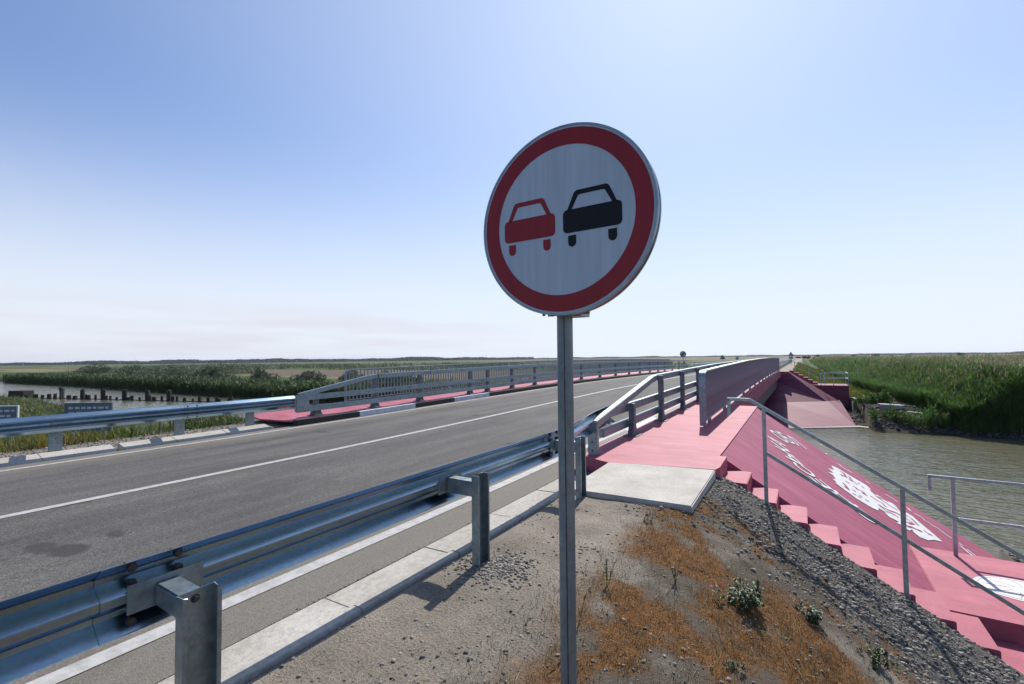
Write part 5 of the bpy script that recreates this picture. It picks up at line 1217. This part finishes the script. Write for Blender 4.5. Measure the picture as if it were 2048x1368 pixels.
def moss():
    n = 260000; x = RNG.uniform(-1.9, 3.2, n); y = RNG.uniform(.9, 6.2, n); mk = moss_mask(x, y); keep = mk > RNG.uniform(.08, 1.0, n); x, y = x[keep], y[keep]; N = len(x)
    t = RNG.uniform(.35, 1.4, (N, 1))*np.where((fbm(x*6, y*6, 99, 3) > .54)[:, None], np.array([[.62, .70, .75]]), np.array([[1, 1, 1]]))
    V, A, B, T = blades(np.stack([x, y, zt(x, y)-.003], 1), RNG.uniform(.010, .036, N), np.full(N, .0026), lean=1.3, curl=1.6, tint=t)
    tag(np_mesh('dry_grass', V, A, B, T, M['moss']), 'rusty orange dry turf on the slope around the sign pole', 'dry grass', kind='stuff')
    n = 26000; x = RNG.uniform(-1.6, 3.0, n); y = RNG.uniform(.9, 5.8, n); keep = fbm(x*2.3, y*2.3, 97, 4) > .50; x, y = x[keep], y[keep]; N = len(x)
    V, A, B, T = blades(np.stack([x, y, zt(x, y)-.003], 1), RNG.uniform(.015, .055, N), np.full(N, .0028), lean=.9, curl=.9, tint=RNG.uniform(.4, 1.0, (N, 1))*np.array([[1, 1, 1]]))
    tag(np_mesh('thin_grass', V, A, B, T, M['weed']), 'sparse thin green grass between the dry turf patches', 'grass', kind='stuff')
    n = 1300; x = RNG.uniform(-2.35, 2.0, n); y = RNG.uniform(.9, 5.2, n); N = n
    V, A, B, T = blades(np.stack([x, y, zt(x, y)+.004], 1), RNG.uniform(.02, .10, N), np.full(N, .0032), up=RNG.uniform(2.4, 2.6, N)*1.0, curl=.0, tint=RNG.uniform(.5, 1.2, (N, 1))*np.array([[1, 1, 1]]))
    tag(np_mesh('straw_litter', V, A, B, T, M['straw']), 'scattered bits of straw on the bare soil', 'litter', kind='stuff')
moss()
def weed(x, y, r, n, label, tall_=False, seed=0):
    rr = np.random.default_rng(seed+5); z = float(zt(x, y)); root = empty('weed', (x, y, z), label, 'plant')
    if tall_:
        stems = [(rr.uniform(-.5, .5), rr.uniform(.7, 1.0)) for _ in range(4)]; vs = []; parts = []
        s = MB()
        for q, (l, h) in enumerate(stems):
            a = q*1.6+.4; top = (math.cos(a)*abs(l)*r, math.sin(a)*abs(l)*r, r*h*1.7); s.cyl((0, 0, -.01), top, .0028, .0012, 6)
            for k in range(n//4):
                t = rr.uniform(.25, 1); P = np.array([[top[0]*t, top[1]*t, top[2]*t]])
                parts.append(blades(P, np.array([rr.uniform(.02, .05)]), np.array([.008]), up=np.array([rr.uniform(.5, 1.2)])))
        s.build('stem', M['weed_stem'], root); V, A, B, T = join_np(parts); np_mesh('foliage', V, A, B, T, M['weed'], root)
    else:
        n = n*9; cents = rr.normal(0, r*.40, (max(4, n//26), 2)); k = rr.integers(0, len(cents), n); hh = rr.uniform(.25, .75, len(cents))
        P = np.zeros((n, 3)); P[:, :2] = cents[k]+rr.normal(0, r*.07, (n, 2)); P[:, 2] = rr.uniform(0, 1, n)*hh[k]*r
        a = blades(P, rr.uniform(.10, .28, n)*r, rr.uniform(.05, .11, n)*r, up=rr.uniform(.5, 1.9, n), curl=.7, tint=rr.uniform(.3, 1.15, (n, 1))*np.array([[1, 1, 1]]))
        np_mesh('foliage', *a[:3], a[3], M['weed'], root)
        s = MB(); s.cyl((0, 0, -.01), (0, 0, r*.4), .003, .0015, 6); s.build('stem', M['weed_stem'], root)
M['weed_stem'] = simple('weed_stem', (.06, .10, .03), (.12, .13, .05), 20, .7)
weed(-.43, 3.82, .20, 60, 'largest leafy green weed on the orange turf, right of the sign pole', seed=1)
weed(.02, 4.5, .19, 46, 'greyish green weed nearest the dark rubble on the right', seed=2)
weed(-.38, 3.02, .08, 30, 'small weed at the bottom edge below the largest weed', seed=3)
weed(-1.3, 4.47, .07, 24, 'small round weed on bare soil below the concrete pad', seed=4)
weed(-1.23, 3.16, .13, 30, 'thin upright weed just right of the sign pole', True, 5)
weed(-1.15, 2.42, .19, 60, 'tall stalky weed left of the foot of the sign pole', True, 6)
weed(.43, 4.56, .15, 40, 'low weed at the bottom right on the orange turf', seed=7)
weed(-.85, 3.57, .09, 24, 'thin upright weed left of the largest weed', True, 8)
weed(-.80, 6.0, .07, 22, 'tiny weed in the rubble near the top pink step', seed=9)
weed(-.33, 6.55, .06, 22, 'tiny weed in the rubble at the first handrail post', seed=10)
weed(-2.47, 3.2, .05, 16, 'small grass tuft at the kerb by the second guardrail post', True, 11)

# ------------------------------------------------------------------ air
def haze():
    o = MB().box(-9500, 9500, -3500, 11500, -7, 60).build('haze', None) if False else None
    me = bpy.data.meshes.new('haze'); b_ = MB().box(-9400, 9400, -3300, 11400, -7.0, 45.0); me.from_pydata(b_.v, [], b_.f); me.update()
    m = bpy.data.materials.new('haze'); m.use_nodes = True; nt = m.node_tree; nt.nodes.clear()
    out = nt.nodes.new('ShaderNodeOutputMaterial'); v = nt.nodes.new('ShaderNodeVolumePrincipled'); v.inputs['Color'].default_value = (.82, .90, 1, 1); v.inputs['Density'].default_value = .00007; v.inputs['Anisotropy'].default_value = .3
    nt.links.new(v.outputs[0], out.inputs['Volume']); o = link('haze', me, None, m); tag(o, 'thin summer haze over the plain', 'haze', kind='stuff')
haze()
